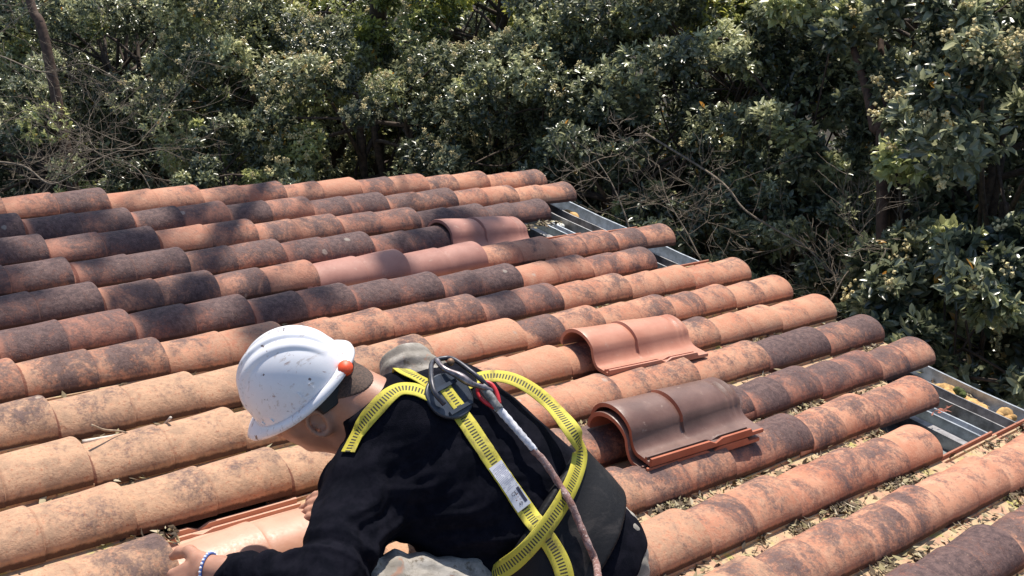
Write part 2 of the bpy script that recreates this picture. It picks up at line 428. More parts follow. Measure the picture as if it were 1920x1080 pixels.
for r in range(1, 17):
    for k in range(0, 11):
        if (r, k) in MISSING: continue
        if r >= 14 and k >= 9: continue
        if (r, k) in ((1, 9), (1, 10), (2, 10)) : pass
        s = SOOT[r][k]
        lich = max(0, min(1, (k - 3.2) / 2.5)) * max(0, min(1, (r - 6.2) / 1.5)) * (1 - .3 * s)
        if r == 4 or r <= 3: lich = .12
        if r in (7, 8, 9, 10) and k < 4: lich = .25
        look = 'black-stained' if s > .72 else 'sooty' if s > .45 else 'lightly stained' if s > .22 else 'ochre lichened' if lich > .5 else 'bright orange'
        pos = 'at the eave' if k == 0 else ORD[k] + ' from the eave'
        if (r, k) in FRESH:
            lab = 'fresh smooth pink %s tile, %s, %s row from the trees' % ('clay', pos, RORD[r])
            if r == 11:
                place_tile(FM[2], r, k, dy=-.035, dz=-.012, label='clean new terracotta tile under the worker\'s outstretched arm', group=None)
            else: place_tile(FM[0], r, k, label=lab, group=None)
            continue
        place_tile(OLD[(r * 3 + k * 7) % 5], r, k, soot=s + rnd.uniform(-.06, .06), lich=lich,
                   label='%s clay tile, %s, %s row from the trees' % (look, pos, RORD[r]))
# a fresh tile laid the wrong way round in the fourth row
me = NEW[0].copy(); me.materials.append(MT['fresh_dull'])
o = obj('clay_tile', me, None, loc=(-2.72 * L - .12, rowy(4) + .165, .018), rot=Matrix.Rotation(PI + .02, 4, 'Z') @ Matrix.Rotation(.01, 4, 'Y'))
tag(o, 'smooth pink new tile laid backwards between two old tiles in the fourth row', 'roof tile')

# loose new tiles resting on the roof
def loose(mat, edge, a, bq, near, label, group=None, lift=0):
    """a: far-left bottom corner of the barrel end, bq: same side at the other end, near: third corner"""
    me = NEW[1].copy(); me.materials.append(mat)
    if edge:
        me.materials.append(edge)
        uvl = me.uv_layers[0].data
        for p in me.polygons:
            nz = p.normal
            cx = sum(uvl[i].uv[1] for i in p.loop_indices) / len(p.loop_indices)
            if cx > .955 or (cx < .02) or abs(nz.x) > .9 or nz.z < -.05: p.material_index = 1
    X = unit(np.asarray(a, float) - bq)             # lower (barrel) end of the tile points upslope
    Y = np.asarray(near, float) - a; Y = unit(Y - X * (Y @ X)); Z = np.cross(X, Y)
    if Z[2] < 0: raise ValueError
    R4 = Matrix(((X[0], Y[0], Z[0], 0), (X[1], Y[1], Z[1], 0), (X[2], Y[2], Z[2], 0), (0, 0, 0, 1)))
    o = obj('loose_tile', me, None, loc=np.asarray(a, float) + Z * lift, rot=R4)
    return tag(o, label, 'roof tile', group)
loose(MT['terra'], None, V(-1.470, -.305, .045), V(-1.02, -.345, .078), V(-1.495, -.53, .055), 'clean light terracotta tile lying loose across two rows above the stack')
for z, lab in ((0, 'lower of two stacked brown glazed tiles beside the worker'), (.027, 'upper of two stacked brown glazed tiles beside the worker')):
    loose(MT['brown_glaze'], MT['red_edge'], V(-1.835 + z * .3, -.80 , .058 + z), V(-1.39 + z * .3, -.835, .098 + z), V(-1.845 + z * .3, -1.04, .055 + z), lab, 'two brown tiles stacked beside the worker')

# ------------------------------------------------------------------ foam, leaf litter, twigs, droppings
foam = simple('yellow_foam', (.50, .30, .11), .85, 0, 40, .35, .8, bscale=70)
whitef = simple('pale_rubble', (.58, .58, .53), .9, 0, 40, .3, .8, bscale=60)
def lump(name, c, size, mat, label, cat, seed, group=None):
    rg = np.random.default_rng(seed); b = MB()
    for q in range(7):
        off = rg.uniform(-1, 1, 3) * np.array(size) * .55; off[2] = abs(off[2]) * .5
        b.sphere(V(*off), np.array(size) * rg.uniform(.3, .6), 14, 10)
    me = b.me(name); co = np.array([v.co for v in me.vertices])
    d = sum(np.sin(co @ rg.normal(0, 1, 3) * f + rg.uniform(0, 6)) / f for f in (60, 90, 150, 220, 300)) * .12
    nrm = np.array([v.normal for v in me.vertices]); co = co + nrm * d[:, None]
    me.vertices.foreach_set('co', co.astype(np.float32).ravel()); me.update()
    o = obj(name, me, mat, loc=c); tag(o, label, cat, group); return o
lump('foam_lump', V(-.02, -.99, -.085), (.06, .075, .05), foam, 'golden expanding foam lump in the gutter, beside the end of the eleventh row', 'foam', 3)
lump('foam_lump', V(.0, -1.11, -.095), (.05, .09, .03), foam, 'flat crust of yellow foam in the middle of the near gutter gap', 'foam', 4)
lump('foam_lump', V(.01, -1.23, -.08), (.05, .045, .045), foam, 'rounded tan foam lump nearest the right edge in the gutter', 'foam', 5)
lump('foam_lump', V(.0, -.93, -.10), (.06, .06, .03), foam, 'pale foam crumbs where the near gutter meets the old tile end', 'foam', 8)
lump('foam_lump', V(-.06, 1.11, -.085), (.05, .075, .05), foam, 'golden foam lump in the farthest gutter gap by the trees', 'foam', 6)
lump('foam_lump', V(-.02, .24, -.085), (.05, .055, .045), foam, 'small foam lump in the gutter beside the fifth row', 'foam', 7)
lump('mortar_lump', V(-.15, .235, -.06), (.06, .05, .04), whitef, 'white mortar lump beside the small foam lump at the fifth row', 'mortar', 17)
lump('mortar_lump', V(-.27, .99, -.07), (.05, .05, .03), whitef, 'white mortar chunk in the far gap below the third row', 'mortar', 18)
lump('moss_clump', V(-.02, -1.045, -.06), (.03, .03, .03), simple('dark_moss', (.07, .09, .02), .95, 0, 60, .5, .9), 'dark green moss clump between foam lumps in the near gutter', 'moss', 19)

def flakes(name, spots, n, mats, label, size=(.003, .019), zr=(.0, .016)):
    vs = []; fa = []
    i = 0
    for (x0, x1, y, wy, dens) in spots:
        nc = max(2, int((x1 - x0) * 7)); cl = [(rng.uniform(x0, x1), y + rng.uniform(0, wy)) for _ in range(nc)]
        for _ in range(int(n * dens)):
            c_ = V(rng.uniform(x0, x1), y + rng.uniform(0, wy), 0)
            if rng.random() < .72:
                q_ = cl[rng.integers(0, nc)]; c_ = V(min(max(q_[0] + rng.normal(0, .03), x0), x1), min(max(q_[1] + rng.normal(0, .014), y), y + wy), 0)
            s = (c_[0] % L) / L
            c_[2] = -.016 + rng.uniform(*zr)
            ax = unit(rng.normal(0, 1, 3) * V(1, 1, .35)); bx = unit(np.cross(ax, rng.normal(0, .5, 3) + V(0, 0, 1)))
            l_ = rng.uniform(*size); w_ = l_ * rng.uniform(.18, .5)
            up = unit(np.cross(ax, bx)) * l_ * .15
            vs += [c_ - ax * l_, c_ - bx * w_ + up, c_ + ax * l_, c_ + bx * w_ + up]; fa.append(rng.random())
    nq = len(vs) // 4; f = np.arange(nq * 4).reshape(-1, 4)
    f2 = np.stack([f[:, [0, 1, 2]], f[:, [0, 2, 3]]], 1).reshape(-1, 3)
    o = obj(name, mesh(name, np.array(vs), f2, smooth=False, fattr={'lv': np.repeat(fa, 2)}), mats, loc=(0, 0, 0))
    return tag(o, label, 'leaf litter', kind='stuff')
LM = Mat('dry_leaf_litter'); a = LM.attr('lv', 'GEOMETRY'); cr = LM.n('ValToRGB'); LM.l(a, cr.inputs[0]); e = cr.color_ramp
e.elements[0].color = (.03, .022, .015, 1); e.elements[1].color = (.42, .36, .26, 1)
for p, c_ in ((.3, (.09, .06, .035, 1)), (.55, (.20, .15, .09, 1)), (.8, (.28, .24, .12, 1))):
    x = e.elements.new(p); x.color = c_
LM.l(cr.outputs[0], LM.b.inputs['Base Color']); LM.rough(.85)
PY = .158 ; PW = .062
spots = []
def lit(r, k0, k1, dens): spots.append((-k1 * L, -k0 * L, rowy(r) + PY, PW, dens))
lit(13, 2.0, 5.2, 2.6); lit(14, 2.2, 5.5, 2.4); lit(15, 1.5, 6, 1.6); lit(14, .1, 2, .5); lit(16, 2, 6, .8)
lit(10, 0, 4, .7); lit(11, .2, 2.5, .6); lit(9, 0, 3, .5); lit(8, 0, 3, .45); lit(12, 2, 3.2, .7); lit(12, .9, 2, .35)
lit(10, 3.2, 3.7, 1.3); lit(11, 4.1, 4.7, 1.3); lit(8, 6.2, 9, .5); lit(9, 6.5, 10, .35); lit(10, 6, 10, .35); lit(7, 3, 9, .35); lit(6, 1, 8, .3)
lit(11, 7.8, 10, .35); lit(5, 0, 1.2, .9); lit(7, 0, 1.3, .8); lit(4, .9, 2, .6)
flakes('leaf_litter', spots, 420, LM.m, 'dry leaf bits, husks and grit gathered in the tile channels')
flakes('gutter_litter', [(-.08, .09, rowy(14), 1.4, 1.2), (-.28, -.2, rowy(14), 1.0, .8), (-.3, -.0, rowy(3), .25, .8), (-.6, -.1, rowy(4), .2, .5)], 420, LM.m,
       'dark leaf crumbs lying in the gutter and metal channels', zr=(-.085, -.065))

chips = []
flakes('clay_chip_debris', [(-.42, -.02, rowy(14) + .17, .05, 1.), (-.38, .0, rowy(7) + .16, .05, .8), (-.4, .0, rowy(5) + .16, .06, .9), (-.5, -.3, rowy(13) + .17, .04, .2)], 60,
       simple('broken_clay', (.33, .12, .08), .9, 0, 40, .3, .4), 'small broken bits of red clay lying in the exposed channels at the eave', size=(.006, .024), zr=(.004, .018))
def stick(pts, r, label, name='twig', mat=None, group=None):
    b = MB(); P = spline(pts, 6); rr = np.linspace(r, r * .5, len(P)); b.tube(P - P[0], rr, 6)
    o = obj(name, b.me(name), mat or twigm, loc=P[0]); return tag(o, label, 'twig', group)
twigm = simple('grey_bark_twig', (.34, .25, .17), .8, 0, 60, .35, .4)
whitetw = simple('bleached_twig', (.56, .50, .43), .8, 0, 60, .2, .3)

# ------------------------------------------------------------------ implicit-surface modelling
def rcap(P, a, b, ra, rb):
    ab = b - a; t = np.clip(((P - a) @ ab) / (ab @ ab), 0, 1)
    return np.linalg.norm(P - a - t[:, None] * ab, axis=1) - (ra + (rb - ra) * t)
def ell(P, c, ax, r):
    q = (P - c) @ np.asarray(ax).T; k0 = np.linalg.norm(q / r, axis=1); k1 = np.linalg.norm(q / (np.asarray(r) ** 2), axis=1) + 1e-9
    return k0 * (k0 - 1) / k1
def smin(a, b, k):
    h = np.clip(.5 + .5 * (b - a) / k, 0, 1); return b + (a - b) * h - k * h * (1 - h)
def smax(a, b, k): return -smin(-a, -b, k)

def polygonise(fn, lo, hi, h, name):
    lo = np.asarray(lo, float); n = np.ceil((np.asarray(hi) - lo) / h).astype(int); B = 8
    n = ((n + B - 1) // B) * B; nb = n // B
    F = np.empty(tuple(n), np.float32)
    bi = np.stack(np.meshgrid(*[np.arange(k) for k in nb], indexing='ij'), -1).reshape(-1, 3)
    cen = lo + (bi * B + (B - 1) / 2) * h; fc = fn(cen)
    act = np.abs(fc) < B * h * 1.05 + .012
    Fb = F.reshape(nb[0], B, nb[1], B, nb[2], B).transpose(0, 2, 4, 1, 3, 5)
    Fb[...] = fc.reshape(*nb, 1, 1, 1)
    loc = np.stack(np.meshgrid(*[np.arange(B)] * 3, indexing='ij'), -1).reshape(-1, 3)
    ai = bi[act]
    for s in range(0, len(ai), 400):
        a_ = ai[s:s + 400]; P = (lo + (a_[:, None, :] * B + loc[None]) * h).reshape(-1, 3)
        Fb[a_[:, 0], a_[:, 1], a_[:, 2]] = fn(P).reshape(-1, B, B, B)
    F = Fb.transpose(0, 3, 1, 4, 2, 5).reshape(tuple(n)) if not np.shares_memory(F, Fb) else F
    S = F < 0
    c8 = [S[i:n[0] - 1 + i, j:n[1] - 1 + j, k:n[2] - 1 + k] for i in (0, 1) for j in (0, 1) for k in (0, 1)]
    tot = sum(c.astype(np.int8) for c in c8); cells = np.argwhere((tot > 0) & (tot < 8))
    vid = -np.ones(tuple(n - 1), np.int32); vid[tuple(cells.T)] = np.arange(len(cells))
    acc = np.zeros((len(cells), 3)); cnt = np.zeros(len(cells))
    cr_ = [(i, j, k) for i in (0, 1) for j in (0, 1) for k in (0, 1)]
    for a_ in cr_:
        for ax in range(3):
            if a_[ax]: continue
            b_ = list(a_); b_[ax] = 1
            fa = F[tuple((cells + a_).T)]; fb = F[tuple((cells + b_).T)]
            mk = (fa < 0) != (fb < 0); t = np.where(mk, fa / np.where(mk, fa - fb, 1), 0)
            pt = np.tile(np.array(a_, float), (len(cells), 1)); pt[:, ax] = t
            acc[mk] += pt[mk]; cnt[mk] += 1
    Vt = lo + (cells + acc / cnt[:, None]) * h
    quads = []
    for ax in range(3):
        sl_a = [slice(1, -1)] * 3; sl_a[ax] = slice(0, -1); sl_b = list(sl_a); sl_b[ax] = slice(1, None)
        A = S[tuple(sl_a)]; Bq = S[tuple(sl_b)]; e_ = np.argwhere(A != Bq); 
        base = e_ + 1; base[:, ax] -= 1
        ins = S[tuple(base.T)]
        u_, v_ = [(1, 2), (2, 0), (0, 1)][ax]
        def off(du, dv):
            q_ = base.copy(); q_[:, u_] -= du; q_[:, v_] -= dv; return vid[tuple(q_.T)]
        Q = np.stack([off(0, 0), off(1, 0), off(1, 1), off(0, 1)], 1)
        Q[~ins] = Q[~ins][:, ::-1]; quads.append(Q)
    Q = np.concatenate(quads); Q = Q[(Q >= 0).all(1)]
    return mesh(name, Vt, Q)

def grad(fn, p, e=.002):
    d = np.eye(3) * e; P = np.vstack([p + d, p - d]); f = fn(P); return unit(f[:3] - f[3:])
def hit(fn, u, v, d0=1.3, d1=3.2):         # where the sight line meets a surface
    d = d0
    for _ in range(160):
        p = cp(u, v, d); f = fn(p[None])[0]
        if f < .0008: return p, grad(fn, p)
        d += max(f * .7, .0015)
        if d > d1: break
    return None, None

# ------------------------------------------------------------------ the worker
def ortho(a, b):
    a = unit(a); b = unit(b - a * (a @ b)); return a, b
aT, wT = ortho(V(-.57, .68, .47), V(-.78, -.265, -.56))          # torso: towards the head, towards his left
bT = np.cross(wT, aT) * -1
if bT @ V(-.26, -.69, .68) < 0: bT = -bT
S = cp(775, 820, 2.27)
TF = np.array([aT, wT, bT])
hU, hF = ortho(cvec(-.6, .66, .45), cvec(-.70, -.62, -.30)); hL = np.cross(hU, hF)
HB = cp(563, 721, 2.28)                        # centre of the helmet rim
HF_ = np.array([hF, hL, hU])
def hp(f, l, u): return HB + hF * f + hL * l + hU * u
shL = S + wT * .150 + aT * .012 + bT * .0; shR = S - wT * .150 - aT * .035 - bT * .055
elL = cp(612, 1100, 2.0); wrL = cp(398, 1068, 2.06)
elR = cp(800, 850, 2.62); wrR = cp(688, 940, 2.50)
PV = S - aT * .46 - bT * .02
hipL = PV + wT * .085 - bT * .02; hipR = PV - wT * .085 - bT * .02
knR = cp(768, 700, 2.60); knL = cp(690, 1130, 2.12)
anL = knL + V(.40, -.12, -.10); anR = knR + V(.30, -.26, -.22)
anL[2] = max(anL[2], .13); anR[2] = max(anR[2], .13); knL[2] = max(knL[2], .15)
print('POSE', dict(S=S.round(2), head=HB.round(2), elL=elL.round(2), wrL=wrL.round(2), PV=PV.round(2), knR=knR.round(2), knL=knL.round(2), thR=np.linalg.norm(knR - hipR).round(2), thL=np.linalg.norm(knL - hipL).round(2), ua=np.linalg.norm(elL - shL).round(2), fa=np.linalg.norm(wrL - elL).round(2), uaR=np.linalg.norm(elR - shR).round(2)))
neckTop = hp(-.045, 0, -.055); neckBot = S + aT * .055 + bT * .01

def torso_sdf(P, g=0.):
    d = ell(P, S - aT * .12 - wT * .012 - bT * .005, TF, (.20 + g, .188 + g, .118 + g))
    d = smin(d, ell(P, S - aT * .29 - wT * .02 - bT * .012, TF, (.19 + g, .172 + g, .112 + g)), .06)
    d = smin(d, ell(P, PV, TF, (.13 + g, .162 + g, .122 + g)), .06)
    for sh in (shL, shR): d = smin(d, rcap(P, S + aT * .02, sh, .075 + g, .066 + g), .05)
    return d

def hand_parts(w, dirv, nrm, side, curl, r0=.0):
    """wrist, direction of the fingers, back-of-hand normal, thumb side; returns capsules"""
    dirv, nrm = ortho(dirv, nrm); sd = np.cross(dirv, nrm) * side          # towards the thumb
    caps = []
    pc = w + dirv * .052
    base = [w + dirv * .088 + sd * x for x in (.028, .009, -.010, -.027)]
    ln = [(.043, .026, .020), (.048, .030, .021), (.044, .028, .020), (.034, .021, .018)]
    for k in range(4):
        caps.append((w + dirv * .012 + sd * (.016 - .011 * k), base[k], .0165, .0115))
        p = base[k]; ang = .18 + curl * (1 + .12 * k)
        sp = (1.5 - k) * .06
        for j, l_ in enumerate(ln[k]):
            d_ = unit(dirv * math.cos(ang) - nrm * math.sin(ang) + sd * sp)
            q_ = p + d_ * l_; caps.append((p, q_, .0098 - .0010 * j, .0092 - .0012 * j)); p = q_; ang += curl * (1 + .3 * j)
    t0 = w + dirv * .022 + sd * .026; t1 = t0 + unit(dirv * .62 + sd * .72 - nrm * .15) * .044
    t2 = t1 + unit(dirv * .86 + sd * .42 - nrm * .28) * .033; t3 = t2 + unit(dirv * .95 + sd * .15 - nrm * .3) * .026
    thumb = [(w + dirv * .03 + sd * .008, t0, .017, .0165), (t0, t1, .0165, .0125), (t1, t2, .0122, .0108), (t2, t3, .0108, .0085)]
    return caps, thumb, pc, (dirv, sd, nrm)
hdirL = unit(cp(300, 1118, 2.09) - wrL)
capsL, thumbL, pcL, frL = hand_parts(wrL, hdirL, unit(V(-.25, -.45, .85)), 1, .5)
hdirR = unit(cp(590, 938, 2.485) - wrR)
capsR, thumbR, pcR, frR = hand_parts(wrR, hdirR, unit(V(-.1, -.3, .95)), -1, .30)
# which side is the thumb: his left palm faces down, so the thumb lies towards the trees
if frL[1] @ V(0, 1, 0) < 0: capsL, thumbL, pcL, frL = hand_parts(wrL, hdirL, unit(V(-.25, -.45, .85)), -1, .5)

def hand_sdf(P, caps, thumb, pc, fr, w, el):
    d = rcap(P, el, w, .042, .027)
    d = smin(d, ell(P, pc, np.array(fr), (.052, .040, .0155)), .018)
    palm = None
    for i, (a_, b_, ra, rb) in enumerate(caps):
        d = smin(d, rcap(P, a_, b_, ra, rb), .006)
    for a_, b_, ra, rb in thumb: d = smin(d, rcap(P, a_, b_, ra, rb), .008)
    return d

EAR = None
def head_sdf(P):
    d = ell(P, hp(.008, 0, .012), HF_, (.098, .077, .104))
    d = smin(d, ell(P, hp(.030, 0, -.060), HF_, (.068, .074, .074)), .03)           # face
    d = smin(d, rcap(P, hp(-.005, .052, -.070), hp(.072, .014, -.118), .020, .017), .026)   # jaw
    d = smin(d, rcap(P, hp(-.005, -.052, -.070), hp(.072, -.014, -.118), .020, .017), .026)
    d = smin(d, ell(P, hp(.080, 0, -.122), HF_, (.018, .020, .016)), .015)           # chin
    d = smin(d, rcap(P, hp(.068, .040, -.058), hp(.050, .058, -.050), .018, .016), .02)  # cheekbones
    d = smin(d, rcap(P, hp(.068, -.040, -.058), hp(.050, -.058, -.050), .018, .016), .02)
    d = smin(d, rcap(P, hp(.088, .026, -.018), hp(.092, -.026, -.018), .013, .013), .015)     # brow
    for s_ in (1, -1):
        d = smax(d, -ell(P, hp(.098, s_ * .032, -.036), HF_, (.018, .019, .012)), .010)
        d = smin(d, ell(P, hp(.079, s_ * .031, -.036), HF_, (.0125, .0125, .0125)), .002)
    d = smin(d, rcap(P, hp(.098, 0, -.030), hp(.114, 0, -.064), .008, .011), .010)    # nose
    d = smin(d, rcap(P, hp(.102, .012, -.068), hp(.102, -.012, -.068), .009, .009), .006)
    d = smin(d, rcap(P, hp(.091, .020, -.090), hp(.091, -.020, -.090), .009, .009), .008)     # lips
    d = smax(d, -rcap(P, hp(.1025, .022, -.0895), hp(.1025, -.022, -.0895), .0022, .0022), .003)
    if EAR is None: return d
    # ears: helix ring, lobe, bowl
    for s_ in (1, -1):
        e0 = EAR if s_ > 0 else HB + (EAR - HB) - hL * 2 * ((EAR - HB) @ hL)
        ef = unit(hF * .9 + hL * s_ * .20 + hU * .1); eu = unit(hU - ef * (hU @ ef)); en = np.cross(ef, eu); ef = unit(ef + en * (.22 if en @ hL * s_ < 0 else -.22)); en = np.cross(ef, eu)
        if en @ hL * s_ < 0: en = -en
        en = unit(en + hF * -.35)
        q_ = P - e0; x = q_ @ ef; y = q_ @ eu; z = q_ @ en
        k = np.sqrt((x / .0175) ** 2 + (y / .029) ** 2) + 1e-9
        ring = np.sqrt(((k - 1) * .018) ** 2 + (z - .007) ** 2) - .0046
        bowl = np.maximum(np.sqrt((np.maximum(k - 1, 0) * .018) ** 2 + (z + .007) ** 2) - .0035, -9)
        lobe = ell(P, e0 - eu * .026 + ef * .004, np.array([ef, eu, en]), (.0085, .011, .006))
        tragus = ell(P, e0 + ef * .014 - eu * .004, np.array([ef, eu, en]), (.005, .008, .007))
        d = smin(d, smin(smin(ring, bowl, .004), smin(lobe, tragus, .003), .004), .004)
    return d

EAR, _g = hit(head_sdf, 597, 787)
EAR = EAR + _g * .009
print('EAR', ((EAR - HB) @ HF_.T).round(3))
def neck_sdf(P):
    d = head_sdf(P)
    d = smin(d, rcap(P, neckTop, neckBot, .063, .068), .03)
    d = smin(d, rcap(P, hp(.030, .012, -.098), hp(-.035, .045, -.165), .046, .055), .035)
    return smin(d, rcap(P, hp(-.052, 0, -.03), S + bT * .055 - aT * .02, .045, .05), .03)
def body_sdf(P):
    d = neck_sdf(P)
    d = smin(d, torso_sdf(P, -.012), .03)
    d = smin(d, rcap(P, shL, elL, .052, .040), .02); d = smin(d, rcap(P, shR, elR, .052, .040), .02)
    d = smin(d, hand_sdf(P, capsL, thumbL, pcL, frL, wrL, elL), .008); d = smin(d, hand_sdf(P, capsR, thumbR, pcR, frR, wrR, elR), .008)
    for h_, k_, an in ((hipL, knL, anL), (hipR, knR, anR)):
        d = smin(d, rcap(P, h_, k_, .075, .050), .02); d = smin(d, rcap(P, k_, an, .048, .035), .01)
    return d

def folds(P, c, ax, f, amp, r):
    q_ = P - c; fall = np.exp(-(np.linalg.norm(q_, axis=1) / r) ** 2)
    return amp * fall * (np.sin((q_ @ ax) * f + 1.5 * np.sin(q_ @ V(31, 17, 23))) ** 3)
def sweater_sdf(P):
    d = torso_sdf(P, .006)
    d = smin(d, rcap(P, neckBot - aT * .02, S + aT * .095 + bT * .01, .085, .078), .03)      # collar
    d = smin(d, rcap(P, S + aT * .03 + bT * .03, shL, .080, .072), .04); d = smin(d, rcap(P, S + aT * .03 + bT * .03, shR, .076, .068), .04)
    ew = elL + (wrL - elL) * .93
    arm = smin(rcap(P, shL, elL, .080, .064), rcap(P, elL, ew, .060, .038), .03)
    t = ((P - elL) @ (ew - elL)) / ((ew - elL) @ (ew - elL))
    arm = arm + np.where(t > .86, .0035 + .0008 * np.sin((P @ unit(np.cross(ew - elL, V(0, 0, 1)))) * 1800), 0)
    arm = arm + .0045 * np.sin(t * 34 + 2.2 * np.sin(P @ V(30, 12, 20)) ) * np.clip(t * 2.2, 0, 1) * (t < .86) * np.exp(-((t - .45) / .38) ** 2)
    arm = smax(arm, (P - ew) @ unit(ew - elL), .004)
    d = smin(d, arm, .04)
    ewr = elR + (wrR - elR) * .75
    d = smin(d, smin(rcap(P, shR, elR, .066, .056), rcap(P, elR, ewr, .056, .040), .02), .03)
    # neckline and hem
    d = smax(d, (P - (S + aT * .122 + bT * .035)) @ unit(aT * .95 + bT * .25 + wT * -.05), .006)
    d = smax(d, -((P - (S - aT * .53)) @ aT), .01)
    d = d + folds(P, S - aT * .2 + wT * .12, unit(aT - wT * .6), 80, .009, .18)
    d = d + folds(P, shL + (elL - shL) * .35, unit(aT + bT * .7), 85, .010, .15)
    d = d + folds(P, S - wT * .12 + aT * .0, unit(aT + wT * .8), 60, .004, .12)
    d = d + folds(P, elL, unit(elL - shL), 95, .009, .12)
    d = d + .0015 * np.sin(P @ V(60, 20, 35)) * np.sin(P @ V(-20, 55, 30))
    return d
def trouser_sdf(P):
    d = torso_sdf(P, .002); d = smax(d, (P - (S - aT * .47)) @ aT, .01)
    for h_, k_, an in ((hipL, knL, anL), (hipR, knR, anR)):
        d = smin(d, rcap(P, h_, k_, .092, .066), .03); d = smin(d, rcap(P, k_, an + (k_ - an) * .1, .066, .052), .02)
        d = d + folds(P, k_, unit(k_ - h_ + V(.2, .1, 0)), 110, .006, .10) + folds(P, h_ + (k_ - h_) * .5, unit(V(1, .6, .4)), 70, .007, .16) + .002 * np.sin(P @ V(80, 40, 60)) * np.sin(P @ V(-30, 90, 20))
    return d
belt_c = S - aT * .36
def belt_sdf(P):
    sd_ = torso_sdf(P, .018); q_ = P - belt_c
    x = q_ @ aT; y = q_ @ wT
    slab = np.abs(x + .10 * (np.abs(y) ** 1.0) * 0 ) - (.085 - .10 * np.clip(np.abs(y) - .05, 0, 1))
    d = smax(sd_ - .010 + .0015 * np.sin(x * 60), slab, .008)
    return d

skin = Mat('skin'); v = skin.objc()
skin.base(skin.mix(skin.step(skin.noise(25, 5, .6, v), .35, .65), (.36, .175, .115), (.44, .225, .15))).rough(.5)
skin.b.inputs['Subsurface Weight'].default_value = .12; skin.b.inputs['Subsurface Radius'].default_value = (.012, .005, .003)
skin.bump(skin.noise(260, 3, .6, v), .12, .002)
knit = Mat('black_knit'); v = knit.objc()
knit.base(knit.mix(knit.step(knit.noise(30, 6, .7, v), .4, .6), (.004, .0045, .008), (.008, .008, .013))).rough(.95)
knit.b.inputs['Specular IOR Level'].default_value = .05; knit.b.inputs['Sheen Weight'].default_value = .0
knit.bump(knit.noise(420, 3, .7, v), .35, .003)
TR = Mat('dirty_pale_trousers'); v = TR.objc()
tc = TR.mix(TR.step(TR.noise(9, 6, .65, v, .5), .40, .60), (.20, .18, .155), (.40, .37, .33))
tc = TR.mix(TR.step(TR.noise(38, 6, .7, v), .56, .66), tc, (.13, .11, .085)); tc = TR.mix(TR.step(TR.noise(17, 5, .6, v, 1), .60, .70), tc, (.30, .17, .12))
TR.base(tc).rough(.9); TR.bump(TR.noise(160, 4, .6, v), .3, .003)
leather = Mat('worn_black_nylon'); v = leather.objc()
leather.base(leather.mix(leather.step(leather.noise(9, 7, .7, v, .8), .5, .68), (.009, .009, .011), (.034, .030, .030))).rough(.62); leather.b.inputs['Specular IOR Level'].default_value = .22; leather.bump(leather.noise(120, 4, .6, v), .25, .003)

person = empty('person', (S[0] + .1, S[1] - .1, 0))
tag(person, 'worker in white hard hat, black sweater and yellow harness crouching over the tiles', 'person')
def bounds(pts, pad): pts = np.array(pts); return pts.min(0) - pad, pts.max(0) + pad
HS = 1.0
allp = [shL, shR, elL, wrL, wrL + hdirL * .17, elR, wrR, PV, S, HB, HB + hU * .12, knL, knR, anL, anR]
lo, hi = bounds(allp, .2)
body_o = obj('body', polygonise(body_sdf, lo, hi, .0042, 'body'), skin.m, person)
lo, hi = bounds([shL, shR, elL, wrL, elR, wrR, PV, S], .2)
sw = obj('sweater', polygonise(sweater_sdf, lo, hi, .0055, 'sweater'), knit.m, person)
lo, hi = bounds([PV, knL, knR, anL, anR], .2)
tr = obj('trousers', polygonise(trouser_sdf, lo, hi, .006, 'trousers'), TR.m, person)
lo, hi = bounds([belt_c], .26)
bl = obj('back_support_belt', polygonise(belt_sdf, lo, hi, .005, 'back_support_belt'), leather.m, person)
boots = simple('muddy_boot', (.10, .085, .07), .85, 0, 20, .4, .4)
for an, kn in ((anL, knL), (anR, knR)):
    d_ = unit(V(1, -.15, 0)); b = MB(); 
    def bf(P, an=an, d_=d_): return smin(rcap(P, an, an - V(0, 0, .06), .052, .045), rcap(P, an - V(0, 0, .075), an + d_ * .17 - V(0, 0, .085), .042, .036), .03)
    lo, hi = bounds([an, an + d_ * .2, an - V(0, 0, .1)], .08)
    obj('boot', polygonise(bf, lo, hi, .008, 'boot'), boots, person)
# cropped hair shadow on the nape and temples
HM = Mat('cropped_hair'); v = HM.objc(); HM.base(HM.mix(HM.step(HM.noise(260, 3, .7, v), .35, .65), (.03, .019, .015), (.10, .058, .042))).rough(.8)
def hair_sdf(P):
    d = neck_sdf(P) - .002
    q_ = P - HB; f = q_ @ hF; u_ = q_ @ hU
    line = np.minimum(u_ + .036 + .35 * np.clip(f + .06, -.1, 1) * -1, .050 - f + (u_ + .01) * .6)
    ear = np.linalg.norm(np.stack([(P - EAR) @ hF, ((P - EAR) @ hU) * .8], 1), axis=1) - .024
    return smax(smax(d, -line, .006), -ear, .002)
lo, hi = bounds([HB], .15)
hr = obj('hair', polygonise(hair_sdf, lo, hi, .0025, 'hair'), HM.m, person)

